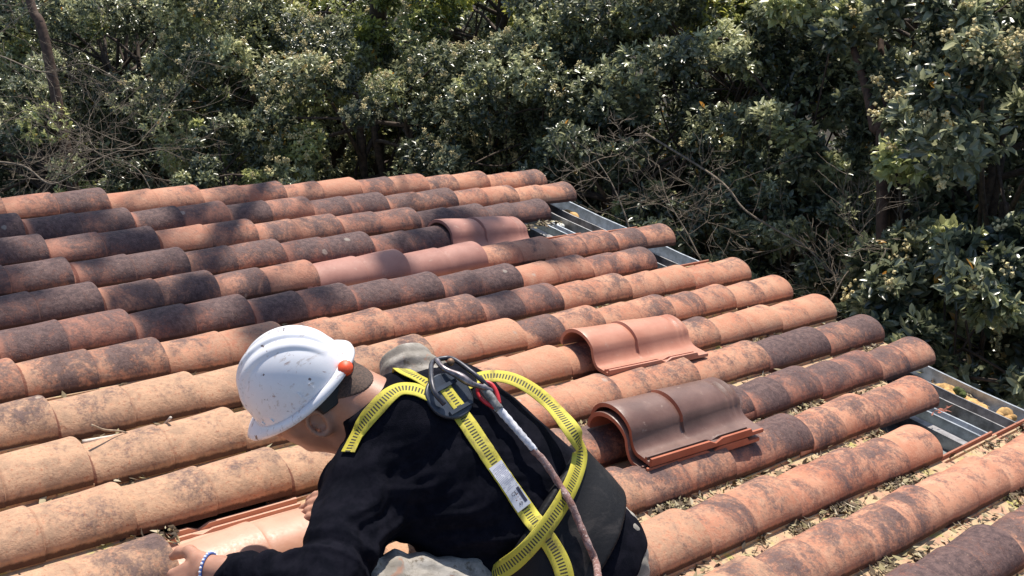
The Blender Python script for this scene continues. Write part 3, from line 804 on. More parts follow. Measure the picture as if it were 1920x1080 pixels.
# ---- hard hat
hatm = Mat('white_scuffed_plastic'); v = hatm.objc()
hc = hatm.mix(hatm.step(hatm.noise(6, 4, .6, v), .35, .7), (.80, .80, .83), (.72, .72, .76))
hc = hatm.mix(hatm.math('MULTIPLY', hatm.step(hatm.noise(24, 6, .72, v, 1.), .60, .66), .7), hc, (.26, .12, .08))
hc = hatm.mix(hatm.math('MULTIPLY', hatm.step(hatm.noise(45, 3, .5, v), .68, .71), .9), hc, (.10, .05, .04))
mp = hatm.n('Mapping'); hatm.l(v, mp.inputs[0]); mp.inputs['Rotation'].default_value = (.4, .8, .5); mp.inputs['Scale'].default_value = (4, 50, 30)
hc = hatm.mix(hatm.math('MULTIPLY', hatm.step(hatm.noise(1.6, 5, .65, mp.outputs[0]), .58, .66), .45), hc, (.35, .27, .22))
hatm.base(hc).rough(hatm.step(hatm.noise(20, 5, .6, v), .3, .7, .22, .38))
def hat_mesh():
    NT, NP = 260, 64; vs = []
    for j in range(NP + 6):
        for i in range(NT):
            th = 2 * PI * i / NT; ct, st = math.cos(th), math.sin(th)
            if j <= NP:
                ph = .002 + (PI / 2 - .002) * j / NP
                rf, rl, ru = .114, .098, .121
                p = V(rf * math.sin(ph) ** .92 * ct, rl * math.sin(ph) ** .92 * st, ru * math.cos(ph) ** .95)
                # three moulded flutes running front to back over the crown
                if ph < 1.35:
                    y_ = p[1]; env = max(0, 1 - (ph / 1.3) ** 6)
                    for y0, w_ in ((0, .010), (.034, .009), (-.034, .009)):
                        yy = y0 * (1.0 + .25 * p[0] / .12); x_ = (y_ - yy) / w_
                        p = p * (1 + .05 * env * math.exp(-x_ ** 4))
            else:
                q = j - NP
                ex = [0, .004, .011, .014, .0135, .010][q]; dz = [0, .0005, -.002, -.006, -.010, -.011][q]
                vis = max(0, ct) ** 3.2 * .034 + max(0, -ct) ** 3 * .006
                fr = [0, .25, .8, 1, 1, .98][q]
                sc = 1 + 0 * fr
                p = V((.114 + ex + vis * fr) * ct, (.098 + ex) * st, dz - vis * fr * .40)
            vs.append(hp(*p))
    fs = []
    for j in range(NP + 5):
        for i in range(NT): fs.append((j * NT + i, (j + 1) * NT + i, (j + 1) * NT + (i + 1) % NT, j * NT + (i + 1) % NT))
    fs.append(tuple(range(NT)))
    return mesh('hard_hat', vs, fs)
hat = obj('hard_hat', hat_mesh(), hatm.m, person)
so_ = hat.modifiers.new('thick', 'SOLIDIFY'); so_.thickness = .003; so_.offset = 1
hat['label'] = 'white scuffed hard hat with moulded ridges'
blackp = simple('black_plastic', (.012, .012, .013), .45)
orange = simple('orange_plastic', (.80, .085, .02), .5, 0, 60, .15)
b = MB(); pts = [hp(.110 * math.cos(t), .095 * math.sin(t), -.008 - .022 * max(0, -math.cos(t)) ** .8) for t in np.linspace(PI * .60, PI * 1.40, 30)]
for o_ in (0, -.004, -.008, -.012, -.016, -.020):
    b.tube([p + hU * o_ for p in pts], .004, 8)
band = obj('suspension_band', b.me('suspension_band'), blackp, hat)
kc = hp(-.110, .060, -.034) ; kn = unit(cvec(.35, -.1, .9))
kc, kn = hit(body_sdf, 650, 699); kc = kc + kn * .016 + cvec(-.003, 0, .006); kn = unit(kn + cvec(.1, .1, .8))
b = MB(); ka, kb_ = ortho(kn, hU); kc3 = np.cross(ka, kb_)
for zz, rr in ((0, .018),): 
    ring = []
    N_ = 28
    prof = [(-.008, .0), (-.008, .0135), (-.005, .0150), (.005, .0150), (.008, .0135), (.009, .0)]
    vs = [kc + ka * a_ + (kb_ * math.cos(t) + kc3 * math.sin(t)) * (r_ * (1 + .03 * (k % 2) * (r_ > .014))) for a_, r_ in prof for k, t in enumerate(np.linspace(0, 2 * PI, N_, endpoint=False))]
    b.add(vs, [(i * N_ + k, i * N_ + (k + 1) % N_, (i + 1) * N_ + (k + 1) % N_, (i + 1) * N_ + k) for i in range(5) for k in range(N_)])
kb = obj('adjustment_knob', b.me('adjustment_knob'), orange, hat)
b = MB()
def surf_hat(f, l, u): return hp(f, l, u)
# moulded accessory slots at the side
for f0, l0, u0, sx, sy in ((-.055, .105, .030, .012, .016), (.078, .097, .016, .014, .010)):
    c_ = hp(f0, l0, u0); nn = unit(hF * f0 / .118 ** 2 + hL * l0 / .101 ** 2 + hU * u0 / .126 ** 2)
    fx = unit(hF - nn * (hF @ nn)); fy = np.cross(nn, fx); c_ = HB + (c_ - HB) * (1.0 / math.sqrt((f0 / .114) ** 2 + (l0 / .098) ** 2 + (u0 / .121) ** 2))
    FR = np.stack([fx, fy, nn], 1)
    b2 = MB(); b2.box((-sx, -sy, -.004), (sx, sy, .0028)); b2.box((-sx - .004, -sy * .4, -.003), (-sx - .0005, sy * .4, .005)); b2.box((sx + .0005, -sy * .4, -.003), (sx + .004, sy * .4, .005))
    b = MB(); b.add([c_ + FR @ np.array(q) for q in b2.v], b2.f)
    sl_ = obj('side_slot', b.me('side_slot', False), hatm.m, hat)

# ---- harness
webm = Mat('yellow_webbing'); uvn = webm.n('UVMap'); sp = webm.n('SeparateXYZ'); webm.l(uvn.outputs[0], sp.inputs[0]); v = webm.objc()
U_, W_ = sp.outputs[0], sp.outputs[1]
tick = webm.math('MULTIPLY', webm.math('LESS_THAN', webm.math('FRACT', webm.math('DIVIDE', U_, .0064)), .5), webm.math('LESS_THAN', webm.math('ABSOLUTE', webm.math('SUBTRACT', W_, .5)), .20))
wc = webm.mix(webm.step(webm.noise(14, 5, .65, v), .35, .7), (.50, .43, .04), (.62, .54, .07))
wc = webm.mix(webm.math('MULTIPLY', webm.step(webm.noise(22, 7, .72, v, .5), .50, .68), .7), wc, (.17, .12, .05))
wc = webm.mix(webm.math('MULTIPLY', tick, .93), wc, (.018, .018, .022))
weave = webm.n('TexWave'); weave.inputs['Scale'].default_value = 1; webm.base(wc).rough(.75)
webm.bump(webm.math('ADD', webm.math('SINE', webm.math('MULTIPLY', U_, 4200.)), webm.noise(300, 2, .5, v)), .25, .0012)
def allsdf(P): return np.minimum(sweater_sdf(P), belt_sdf(P))
def ribbon(name, C_, N_, width, mat, parent, th=.0022, uoff=0):
    """flat band along C_ with normals N_"""
    C_ = np.asarray(C_); T_ = np.gradient(C_, axis=0); T_ /= np.linalg.norm(T_, axis=1)[:, None]
    N_ = np.asarray(N_); B_ = np.cross(T_, N_); B_ /= np.linalg.norm(B_, axis=1)[:, None]; N2 = np.cross(B_, T_)
    ln = np.r_[0, np.cumsum(np.linalg.norm(np.diff(C_, axis=0), axis=1))]
    vs = []; uv = []; cr_ = [-1, -.96, -.5, 0, .5, .96, 1]; k = len(cr_)
    for i in range(len(C_)):
        for sgn in (1, -1):
            for x in (cr_ if sgn > 0 else cr_[::-1]):
                t_ = th * (.3 if abs(x) == 1 else 1)
                vs.append(C_[i] + B_[i] * x * width / 2 + N2[i] * t_ * .5 * sgn); uv.append((ln[i] + uoff, x / 2 + .5))
    fs = []; K = 2 * k
    for i in range(len(C_) - 1):
        for j in range(K): fs.append((i * K + j, i * K + (j + 1) % K, (i + 1) * K + (j + 1) % K, (i + 1) * K + j))
    return obj(name, mesh(name, vs, fs, uv=uv), mat, parent), ln
def on_body(pix, off=.004, n=8, fn=None):
    fn = fn or allsdf; uvp = spline(np.array(pix, float), n); P = []; Nn = []
    lastd = 2.2
    for u, v in uvp[:, :2]:
        p, g = hit(fn, u, v)
        if p is None: p = cp(u, v, lastd) ; g = Nn[-1] if Nn else unit(CC - p)
        lastd = (p - CC) @ CF; P.append(p + g * off); Nn.append(g)
    P = np.array(P); Nn = np.array(Nn)
    for _ in range(6):
        P[1:-1] = (P[:-2] + 2 * P[1:-1] + P[2:]) / 4; Nn[1:-1] = (Nn[:-2] + 2 * Nn[1:-1] + Nn[2:]) / 4
    Nn /= np.linalg.norm(Nn, axis=1)[:, None]
    fv = fn(P); P = P + Nn * np.maximum(off - fv, 0)[:, None]
    return P, Nn
har = empty('harness', ORG['person']); har.matrix_world = Matrix.Identity(4); har.parent = person
har['label'] = 'yellow and black webbing harness'
WD = .036
P1, N1 = on_body([(812, 748), (775, 733), (742, 735), (708, 765), (684, 795), (668, 825), (655, 850)], .005)
ribbon('shoulder_strap', P1, N1, WD, webm.m, har)
P2, N2 = on_body([(822, 738), (790, 718), (762, 703), (752, 697)], .006)
bk = P2[-1]; P2 = np.vstack([P2, bk + cvec(-.012, -.02, -.05), bk + cvec(-.015, -.07, -.09)]); N2 = np.vstack([N2, N2[-1] * .4 + cvec(-.4, .4, 0), cvec(-.7, .3, -.2)])
ribbon('shoulder_strap', P2, N2, WD, webm.m, har)
# the right-hand strap stands away from the back, then drops to the belt
q3 = [(868, 722, .012), (900, 708, .02), (935, 704, .035), (975, 715, .05), (1015, 742, .055), (1048, 772, .04), (1068, 800, .02)]
P3 = []; 
for u, v, o_ in q3:
    p, g = hit(allsdf, u, v)
    if p is None: p = None
    P3.append((u, v, p, g, o_))
dl = [((x[2] - CC) @ CF) if x[2] is not None else None for x in P3]; last = 2.3
dep = []
for x, dd in zip(P3, dl):
    if dd is not None: last = dd
    dep.append(last - x[4] * .3)
P5, N5 = on_body([(1066, 795), (1086, 822), (1084, 865), (1066, 915), (1040, 960), (1010, 1002), (970, 1046), (925, 1085), (880, 1120)], .007)
C3 = spline([cp(x[0], x[1], dd) for x, dd in zip(P3[:-1], dep)], 8)
n3 = spline([cvec(.1, .75, .65), cvec(0, .8, .6), cvec(.1, .8, .6), cvec(.3, .7, .65), cvec(.45, .55, .7), cvec(.5, .4, .7)], 8)
C3 = np.vstack([C3, P5[5:]]); n3 = np.vstack([n3, N5[5:]])
for _ in range(22): C3[1:-1] = (C3[:-2] + 2 * C3[1:-1] + C3[2:]) / 4; n3[1:-1] = (n3[:-2] + 2 * n3[1:-1] + n3[2:]) / 4
n3 /= np.linalg.norm(n3, axis=1)[:, None]
ribbon('back_strap', C3, n3, .037, webm.m, har, uoff=.1)
P4, N4 = on_body([(842, 752), (868, 785), (900, 832), (935, 885), (970, 935), (1002, 980), (1035, 1025), (1055, 1065), (1062, 1110)], .0045)
s4, ln4 = ribbon('back_strap', P4, N4, .037, webm.m, har)
# printed care label sewn on the long strap
def uvpos(P, N_, ln, s, x):
    i = min(max(np.searchsorted(ln, s) - 1, 0), len(P) - 2); t = (s - ln[i]) / (ln[i + 1] - ln[i])
    p = P[i] * (1 - t) + P[i + 1] * t; T_ = unit(P[i + 1] - P[i]); n_ = unit(N_[i] * (1 - t) + N_[i + 1] * t); B_ = unit(np.cross(T_, n_)); return p + B_ * x, n_, T_, B_
dsel = [abs((cp(*[0, 0, 1])[0])) for _ in (0,)]
def near_s(u, v):
    best = min(range(len(P4)), key=lambda i: (lambda q: (960 + FPX * (q @ CR) / (q @ CF) - u) ** 2 + (540 + FPX * (q @ CD) / (q @ CF) - v) ** 2)(P4[i] - CC)); return ln4[best]
sa, sb = near_s(945, 862), near_s(1003, 942)
labm = Mat('printed_label'); uvn = labm.n('UVMap'); sp = labm.n('SeparateXYZ'); labm.l(uvn.outputs[0], sp.inputs[0]); v = labm.objc()
a_, b_ = sp.outputs[0], sp.outputs[1]
lc = labm.mix(labm.step(labm.noise(30, 5, .6, v), .4, .65), (.62, .62, .66), (.50, .50, .56))
lines = labm.math('MULTIPLY', labm.math('LESS_THAN', labm.math('FRACT', labm.math('MULTIPLY', b_, 11.)), .40), labm.math('LESS_THAN', a_, .56))
lines = labm.math('MULTIPLY', lines, labm.math('GREATER_THAN', a_, .06))
lines = labm.math('MULTIPLY', lines, labm.math('GREATER_THAN', labm.noise(90, 2, .5, v), .44))
lc = labm.mix(labm.math('MULTIPLY', lines, .75), lc, (.10, .11, .22))
lc = labm.mix(labm.step(labm.noise(34, 5, .7, v, 1), .60, .64), lc, (.22, .09, .06))
labm.base(lc).rough(.45)
Lp, Ln_, uvs, fs = [], [], [], []
ns = 16
for i, s_ in enumerate(np.linspace(sa, sb, ns)):
    for j, x in enumerate((-.0165, -.008, 0, .008, .0165)):
        p, n_, _, _ = uvpos(P4, N4, ln4, s_, x); Lp.append(p + n_ * .0022); uvs.append((i / (ns - 1), j / 4))
for i in range(ns - 1):
    for j in range(4): fs.append((i * 5 + j, i * 5 + j + 1, (i + 1) * 5 + j + 1, (i + 1) * 5 + j))
lab = obj('care_label', mesh('care_label', Lp, fs, uv=uvs), labm.m, har)
def text_on_label(txt, s0, x0, size, mat):
    cu = bpy.data.curves.new('t', 'FONT'); cu.body = txt; cu.size = size; cu.resolution_u = 2
    o = bpy.data.objects.new('t', cu); COL.objects.link(o); dg = bpy.context.evaluated_depsgraph_get(); me = bpy.data.meshes.new_from_object(o.evaluated_get(dg))
    bpy.data.objects.remove(o); vs = []
    for q_ in me.vertices:
        p, n_, _, _ = uvpos(P4, N4, ln4, s0 + q_.co.y * -1, x0 + q_.co.x * -1); vs.append(p + n_ * .0030)
    fs_ = [tuple(p.vertices) for p in me.polygons]; return obj('print', mesh('print', vs, fs_, smooth=False), mat, lab)
ink = simple('dark_ink', (.03, .03, .06), .6)
Ls = sb - sa
lab.parent = har
for txt, s0, x0, sz in (('CE', .70, .009, .011), ('49', .93, .006, .010)):
    me_o = text_on_label(txt, sa + Ls * s0, x0, sz, ink); me_o.parent = har; me_o.name = 'label_print'
# logo frame printed at the label's edge
b = MB(); fr_pts = []
for s_ in np.linspace(sa + Ls * .60, sa + Ls * .92, 8):
    p, n_, t_, bb = uvpos(P4, N4, ln4, s_, -.0105); fr_pts.append((p + n_ * .0026, bb * .6, n_))
vs = []
for p, bb, n_ in fr_pts:
    vs += [p - bb * .0055, p + bb * .0055]
b.add(vs, [(2 * i, 2 * i + 1, 2 * i + 3, 2 * i + 2) for i in range(len(fr_pts) - 1)])
obj('label_print', b.me('label_print', False), ink, har)
# dorsal plate
plm = simple('dark_blue_plastic', (.030, .038, .055), .42, 0, 30, .2)
pc_, pn = hit(allsdf, 838, 748); pcc = pc_ + pn * .010
pt_ = unit(P4[6] - P4[0]); pb = np.cross(pn, pt_)
b = MB(); N_ = 40; vs = []
for z_, sc in ((-.003, .97), (-.003, 1), (.003, 1), (.004, .95)):
    for t in np.linspace(0, 2 * PI, N_, endpoint=False):
        x = .050 * math.copysign(abs(math.cos(t)) ** .75, math.cos(t)); y = .058 * math.copysign(abs(math.sin(t)) ** .85, math.sin(t)) * (1 - .28 * math.cos(t) ** 2)
        vs.append(pcc + pt_ * x * sc + pb * y * sc + pn * z_)
b.add(vs, [(i * N_ + k, i * N_ + (k + 1) % N_, (i + 1) * N_ + (k + 1) % N_, (i + 1) * N_ + k) for i in range(3) for k in range(N_)]); b.add(vs[-N_:], [tuple(range(N_))]); 
obj('dorsal_plate', b.me('dorsal_plate'), plm, har)
b = MB(); b.box((-.004, -.034, .002), (.004, .034, .010)); bb_ = MB(); FR = np.stack([pt_, pb, pn], 1)
bb_.add([pcc + pt_ * .034 + FR @ np.array(q) for q in b.v], b.f); bb_.add([pcc - pt_ * .020 + FR @ np.array(q) for q in b.v], b.f)
obj('plate_bar', bb_.me('plate_bar', False), plm, har)
# yellow cross-over webbing seen inside the plate
Cx = np.array([pcc + pt_ * t + pn * .0045 for t in np.linspace(-.018, .032, 6)]); ribbon('back_strap', Cx, [pn] * 6, .034, webm.m, har)
# bracelet
b = MB(); wd = unit(wrL - elL); w0 = wrL - wd * .012 + wd * .02; u1, v1 = ortho(wd, V(0, 0, 1)); v2 = np.cross(u1, v1)
beads = []
for t in np.linspace(0, 2 * PI, 26, endpoint=False):
    dirn = v1 * math.cos(t) + v2 * math.sin(t); r_ = .02
    for _ in range(12): r_ += -body_sdf((w0 + dirn * r_)[None])[0] + .0025
    beads.append((w0 + dirn * r_, dirn))
b2 = MB(); b2.tube([p for p, _ in beads], .0030, 6, closed=True)
bluem = simple('blue_beads', (.10, .22, .62), .35); wh = simple('white_beads', (.75, .78, .85), .3)
br = obj('bracelet', b2.me('bracelet'), bluem, person)
b3 = MB()
for p, dn in beads: b3.sphere(p + dn * .0022, .0027, 8, 6)
obj('white_beads', b3.me('white_beads'), wh, br)['kind'] = 'stuff'
# white shirt tail and trouser stripe at his right hip
# ---- lanyard: hook, thimble, rope
lan = empty('safety_lanyard', pcc)
tag(lan, 'weathered rope lanyard with dark steel hook and red thimble clipped to the harness back', 'lanyard')
hookm = simple('blackened_steel', (.045, .045, .058), .42, .3, 50, .3, .1)
redp = simple('red_plastic', (.55, .028, .035), .42, 0, 40, .2)
def off(u, v, h_):
    p, g = hit(allsdf, u, v)
    return (p + g * h_) if p is not None else cp(u, v, 2.1)
ring = [off(*q) for q in ((905, 743, .030), (880, 724, .034), (850, 706, .036), (826, 698, .034), (806, 705, .030), (799, 725, .026), (806, 748, .024), (822, 764, .020))]
b = MB(); P = spline(ring, 7); b.tube(P, .0052, 10); obj('hook_body', b.me('hook_body'), hookm, lan)
b = MB(); P = spline([off(*q) for q in ((812, 703, .036), (826, 718, .034), (846, 727, .036), (870, 738, .036), (893, 747, .034), (912, 752, .030))], 6)
b.tube(P, [.0055 + .0035 * math.exp(-((i / len(P) - .45) / .14) ** 2) for i in range(len(P))], 12); obj('screw_gate', b.me('screw_gate'), simple('scratched_steel', (.22, .19, .20), .4, .8, 60, .4), lan)
b = MB(); b.sphere(off(837, 712, .04), .008, 12, 8); obj('gate_pin', b.me('gate_pin'), simple('rusty_steel', (.22, .13, .08), .6, .5, 60, .4), lan)
ta, tb = off(893, 735, .026), off(922, 772, .022)
tx = unit(tb - ta); tn = unit(CC - ta); tn = unit(tn - tx * (tn @ tx)); ty = np.cross(tn, tx)
b = MB(); ln_ = np.linalg.norm(tb - ta)
prof = [(0, .000), (.06, .010), (.25, .0165), (.5, .0165), (.75, .0125), (1.0, .006)]
left = [ta + tx * ln_ * a_ + ty * r_ for a_, r_ in prof]; right = [ta + tx * ln_ * a_ - ty * r_ for a_, r_ in prof]
b.tube(spline(left, 5), .0045, 8); b.tube(spline(right, 5), .0045, 8)
obj('thimble', b.me('thimble'), redp, lan)
b = MB(); b.tube(spline([ta + tx * ln_ * .12, ta + tx * ln_ * .5 + tn * .003, tb + tx * .01], 6), .0088, 10); 
obj('rope_eye', b.me('rope_eye'), simple('grimy_sleeve', (.19, .19, .19), .8, 0, 60, .5, .5), lan)
ropem = Mat('dirty_rope'); v = ropem.objc()
rc = ropem.mix(ropem.step(ropem.noise(45, 6, .7, v), .42, .6), (.20, .10, .085), (.36, .24, .22)); rc = ropem.mix(ropem.step(ropem.noise(120, 4, .7, v), .58, .66), rc, (.55, .48, .45))
ropem.base(rc).rough(.9); ropem.bump(ropem.noise(240, 3, .7, v), .8, .003)
tapem = simple('white_tape', (.55, .55, .60), .6, 0, 40, .35, .3)
t_pts = [off(*q) for q in ((922, 772, .020), (948, 800, .020), (972, 828, .022), (990, 850, .022))]
b = MB(); P = spline(t_pts, 8); b.tube(P, [.0085 - .0016 * i / len(P) + .0006 * math.sin(i * 2.1) for i in range(len(P))], 12); obj('white_sleeve', b.me('white_sleeve'), tapem, lan)
r_pts = [off(*q) for q in ((986, 846, .020), (1010, 876, .022), (1035, 908, .022), (1058, 944, .020), (1078, 982, .020), (1095, 1020, .020), (1110, 1056, .02))] + [cp(1124, 1095, 2.00), cp(1150, 1200, 1.98), cp(1200, 1400, 2.08)]
b = MB(); P = spline(r_pts, 8); b.tube(P, [.0072 + .0004 * math.sin(i * 1.3) for i in range(len(P))], 12); obj('rope', b.me('rope'), ropem.m, lan)

# ------------------------------------------------------------------ twigs on the tiles
def onroof(u, v, z): 
    d = CF + CR * ((u - 960) / FPX) + CD * ((v - 540) / FPX); return CC + d * ((z - CC[2]) / d[2])
stick([onroof(172, 797, .10), onroof(195, 806, .078), onroof(222, 808, .06), onroof(240, 812, .05)], .0035, 'short forked dry twig standing up from the ninth row at the left')
stick([onroof(320, 783, .075), onroof(306, 798, .03), onroof(298, 806, .01)], .004, 'pale broken twig end between two rows left of the hard hat', mat=whitetw)
stick([onroof(155, 829, .01), onroof(190, 822, .012), onroof(225, 815, .012)], .006, 'bleached straight stick lying in the channel at the left', mat=whitetw)

# ------------------------------------------------------------------ vegetation
def leaf_mat(name, dk, md, lt, gloss=.30, trans=.25):
    M = Mat(name); a = M.attr('lv', 'GEOMETRY'); hv = M.attr('hv', 'GEOMETRY'); cr = M.n('ValToRGB'); M.l(a, cr.inputs[0]); e = cr.color_ramp
    e.elements[0].color = (*dk, 1); e.elements[1].color = (*lt, 1); x = e.elements.new(.55); x.color = (*md, 1); x = e.elements.new(.88); x.color = (*[(p + q) / 2 for p, q in zip(md, lt)], 1)
    lc_ = M.mix(M.math('MULTIPLY', M.step(hv, .55, 1.), .85), cr.outputs[0], tuple(c * k_ for c, k_ in zip(lt, (.88, .92, .65))))
    lc_ = M.mix(M.step(hv, .028, .0), lc_, (.42, .24, .04))
    M.l(lc_, M.b.inputs['Base Color']); M.rough(gloss); M.b.inputs['Specular IOR Level'].default_value = .75
    tr_ = M.n('BsdfTranslucent'); hs = M.n('HueSaturation'); hs.inputs['Value'].default_value = 1.8; hs.inputs['Hue'].default_value = .48; M.l(lc_, hs.inputs['Color']); M.l(hs.outputs[0], tr_.inputs[0])
    mx = M.n('MixShader'); mx.inputs[0].default_value = trans; out = M.t.nodes['Material Output']
    M.l(M.b.outputs[0], mx.inputs[1]); M.l(tr_.outputs[0], mx.inputs[2]); M.l(mx.outputs[0], out.inputs[0]); return M.m
LEAF = {
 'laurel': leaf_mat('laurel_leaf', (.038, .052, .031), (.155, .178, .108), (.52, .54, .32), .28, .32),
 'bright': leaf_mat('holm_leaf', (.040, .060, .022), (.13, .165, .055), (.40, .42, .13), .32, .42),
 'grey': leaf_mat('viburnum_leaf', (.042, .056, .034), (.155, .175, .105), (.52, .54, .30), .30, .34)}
BLM = simple('cream_blossom', (.62, .52, .27), .9, 0, 80, .35)
bark = simple('dark_bark', (.07, .05, .038), .9, 0, 30, .4, .6)
palebark = simple('pale_dry_bark', (.17, .135, .10), .85, 0, 30, .35, .4)

def leaves(P, D, n_per, ll, lw, rg, lv0, spread=.9, hv0=None):
    """whorls of folded leaves at points P growing along D"""
    N = len(P) * n_per
    P = np.repeat(P, n_per, 0); D = np.repeat(D, n_per, 0); base = np.repeat(lv0, n_per)
    r1 = rg.normal(0, 1, (N, 3)); A = np.cross(D, r1); A /= np.linalg.norm(A, axis=1)[:, None]
    t = rg.normal(spread, .35, N)[:, None]
    X = D * np.cos(t) + A * np.sin(t) + V(0, 0, -.18) ; X /= np.linalg.norm(X, axis=1)[:, None]
    Z = D * np.sin(t) - A * np.cos(t) + rg.normal(0, .35, (N, 3)); Y = np.cross(Z, X); Y /= np.linalg.norm(Y, axis=1)[:, None]; Z = np.cross(X, Y)
    s = rg.uniform(.65, 1.2, N)[:, None]; l_ = ll * s; w_ = lw * s
    O = P - D * rg.uniform(0, ll * .9, N)[:, None]
    fold = .35
    vs = np.stack([O, O + X * l_ * .35 - Y * w_ + Z * w_ * fold, O + X * l_ * .75 - Y * w_ * .7 + Z * w_ * fold * .6, O + X * l_ - Z * l_ * .10,
                   O + X * l_ * .75 + Y * w_ * .7 + Z * w_ * fold * .6, O + X * l_ * .35 + Y * w_ + Z * w_ * fold, O + X * l_ * .5], 1).reshape(-1, 3)
    k = np.arange(N)[:, None] * 7
    f = np.concatenate([k + np.array([[0, 1, 2, 6]]), k + np.array([[6, 2, 3, 3]])], 1)
    q1 = k + np.array([[0, 6, 2, 1]]); q2 = k + np.array([[0, 5, 4, 6]]); t1 = k + np.array([[6, 3, 2]]); t2 = k + np.array([[6, 4, 3]])
    F = np.concatenate([q1[:, [0, 1, 2]], q1[:, [0, 2, 3]], q2[:, [0, 1, 2]], q2[:, [0, 2, 3]], t1, t2]) 
    lv = np.clip(base + rg.normal(0, .25, N), 0, 1)
    hv = np.clip((np.repeat(hv0, n_per) if hv0 is not None else .2) + rg.normal(0, .14, N), .03, 1); hv[rg.random(N) < .006] = 0
    return vs, F, {'lv': np.tile(lv, 6), 'hv': np.tile(hv, 6)}

def branchy(b, p, d, ln, r, depth, rg, jit=.35, split=(2, 3), up=0., n=4, minr=.002, sides=4, tips=None):
    P = [p]; q = p; dd = d
    for i in range(n):
        dd = unit(dd + rg.normal(0, jit * .45, 3) + V(0, 0, up)); q = q + dd * ln / n; P.append(q)
    b.tube(P, list(np.linspace(r, r * .62, n + 1)), sides, cap=False)
    if depth == 0:
        if tips is not None: tips.append((q, dd))
        return
    for _ in range(rg.integers(split[0], split[1] + 1)):
        s = rg.integers(max(1, n // 2), n + 1)
        branchy(b, P[s], unit(dd + rg.normal(0, jit * 1.9, 3) * V(1, 1, .8)), ln * rg.uniform(.5, .8), max(minr, r * .58), depth - 1, rg, jit, split, up, n, minr, sides, tips)

def tree(name, label, cat, u, v, d, rad, kind, ll, nshoot, seed, group=None, blossom=0, tone=.35, clumps=46, base_uvd=None, trunk_r=.07, stems=3, squash=(1, 1, 1), flow=.65, nper=7):
    rg = np.random.default_rng(seed); rad = np.asarray(rad, float)
    c = toworld(cp(u, v, d)); base = toworld(cp(*base_uvd)) if base_uvd else c + V(rg.uniform(-.2, .2), rg.uniform(-.2, .2), 0)
    base = V(base[0], base[1], -.1)
    root = bpy.data.objects.new(name, None); COL.objects.link(root); root.location = tuple(base); tag(root, label, cat, group)
    # clumps over the crown's volume, denser outside
    dirs = rg.normal(0, 1, (clumps, 3)); dirs /= np.linalg.norm(dirs, axis=1)[:, None]
    rr = rg.uniform(.45, 1.0, clumps) ** .6
    cc = c + dirs * rr[:, None] * rad
    cr_ = rg.uniform(.12, .32, clumps) * min(rad[0], rad[2]) * .9
    keep = cc[:, 2] > .3; cc, cr_ = cc[keep], cr_[keep]; ncl = len(cc)
    k = rg.integers(0, ncl, nshoot)
    dv = rg.normal(0, 1, (nshoot, 3)); dv /= np.linalg.norm(dv, axis=1)[:, None]
    P = cc[k] + dv * (cr_[k] * rg.uniform(.35, 1.05, nshoot) ** .5)[:, None] * V(1, 1, .8)
    D = dv * .8 + V(0, 0, flow) + rg.normal(0, .3, (nshoot, 3)); D /= np.linalg.norm(D, axis=1)[:, None]
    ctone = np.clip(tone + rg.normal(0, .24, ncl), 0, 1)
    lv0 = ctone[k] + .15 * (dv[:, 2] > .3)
    ch = rg.beta(1.2, 2.2, ncl) * (1.25 if kind == 'bright' else 1.0)
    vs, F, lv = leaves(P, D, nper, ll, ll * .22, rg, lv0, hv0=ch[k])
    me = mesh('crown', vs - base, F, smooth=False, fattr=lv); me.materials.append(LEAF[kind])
    o = bpy.data.objects.new('crown', me); COL.objects.link(o); o.parent = root
    b = MB()
    for s_ in range(stems):
        top = c + rg.normal(0, .3, 3) * rad * V(1, 1, .5); p0 = base + V(rg.uniform(-.15, .15), rg.uniform(-.15, .15), 0)
        mid = (p0 + top) / 2 + rg.normal(0, .12, 3); P_ = spline([p0, mid, top], 7)
        b.tube(P_, np.linspace(trunk_r, trunk_r * .4, len(P_)), 8)
        for _ in range(9):
            tgt = cc[rg.integers(0, ncl)]; s0 = P_[rg.integers(len(P_) // 2, len(P_))]
            b.tube(spline([s0, (s0 + tgt) / 2 + rg.normal(0, .08, 3), tgt], 4), np.linspace(trunk_r * .32, .006, 9), 5, cap=False)
    me = mesh('trunk', np.array(b.v) - base, b.f); me.materials.append(bark); o = bpy.data.objects.new('trunk', me); COL.objects.link(o); o.parent = root
    if blossom:
        cw = toworld(CC); out_ = (np.linalg.norm((P - c) / rad, axis=1) > .72) & ((dv @ unit(cw - c)) > 0) & (((P - c) @ unit(cw - c)) > -.1)
        kk = rg.choice(np.argwhere(out_)[:, 0], blossom); bv = []; bf = []
        for q in kk:
            cen = P[q] + D[q] * ll * .4; nrm_ = D[q]
            for _ in range(16):
                p = cen + D[q] * ll * .2 + rg.normal(0, 1, 3) * ll * .26; a_ = unit(rg.normal(0, 1, 3)); b_ = unit(np.cross(a_, rg.normal(0, 1, 3))); s_ = ll * rg.uniform(.10, .20)
                n0 = len(bv); bv += [p - a_ * s_, p + b_ * s_, p + a_ * s_, p - b_ * s_, p + np.cross(a_, b_) * s_, p - np.cross(a_, b_) * s_]
                bf += [(n0, n0 + 1, n0 + 4), (n0 + 1, n0 + 2, n0 + 4), (n0 + 2, n0 + 3, n0 + 4), (n0 + 3, n0, n0 + 4), (n0 + 1, n0, n0 + 5), (n0 + 2, n0 + 1, n0 + 5), (n0 + 3, n0 + 2, n0 + 5), (n0, n0 + 3, n0 + 5)]
        me = mesh('blossoms', np.array(bv) - base, bf, smooth=False); me.materials.append(BLM); o = bpy.data.objects.new('blossoms', me); COL.objects.link(o); o.parent = root; o['kind'] = 'stuff'
    return root
E_ = 'evergreen trees behind the roof'
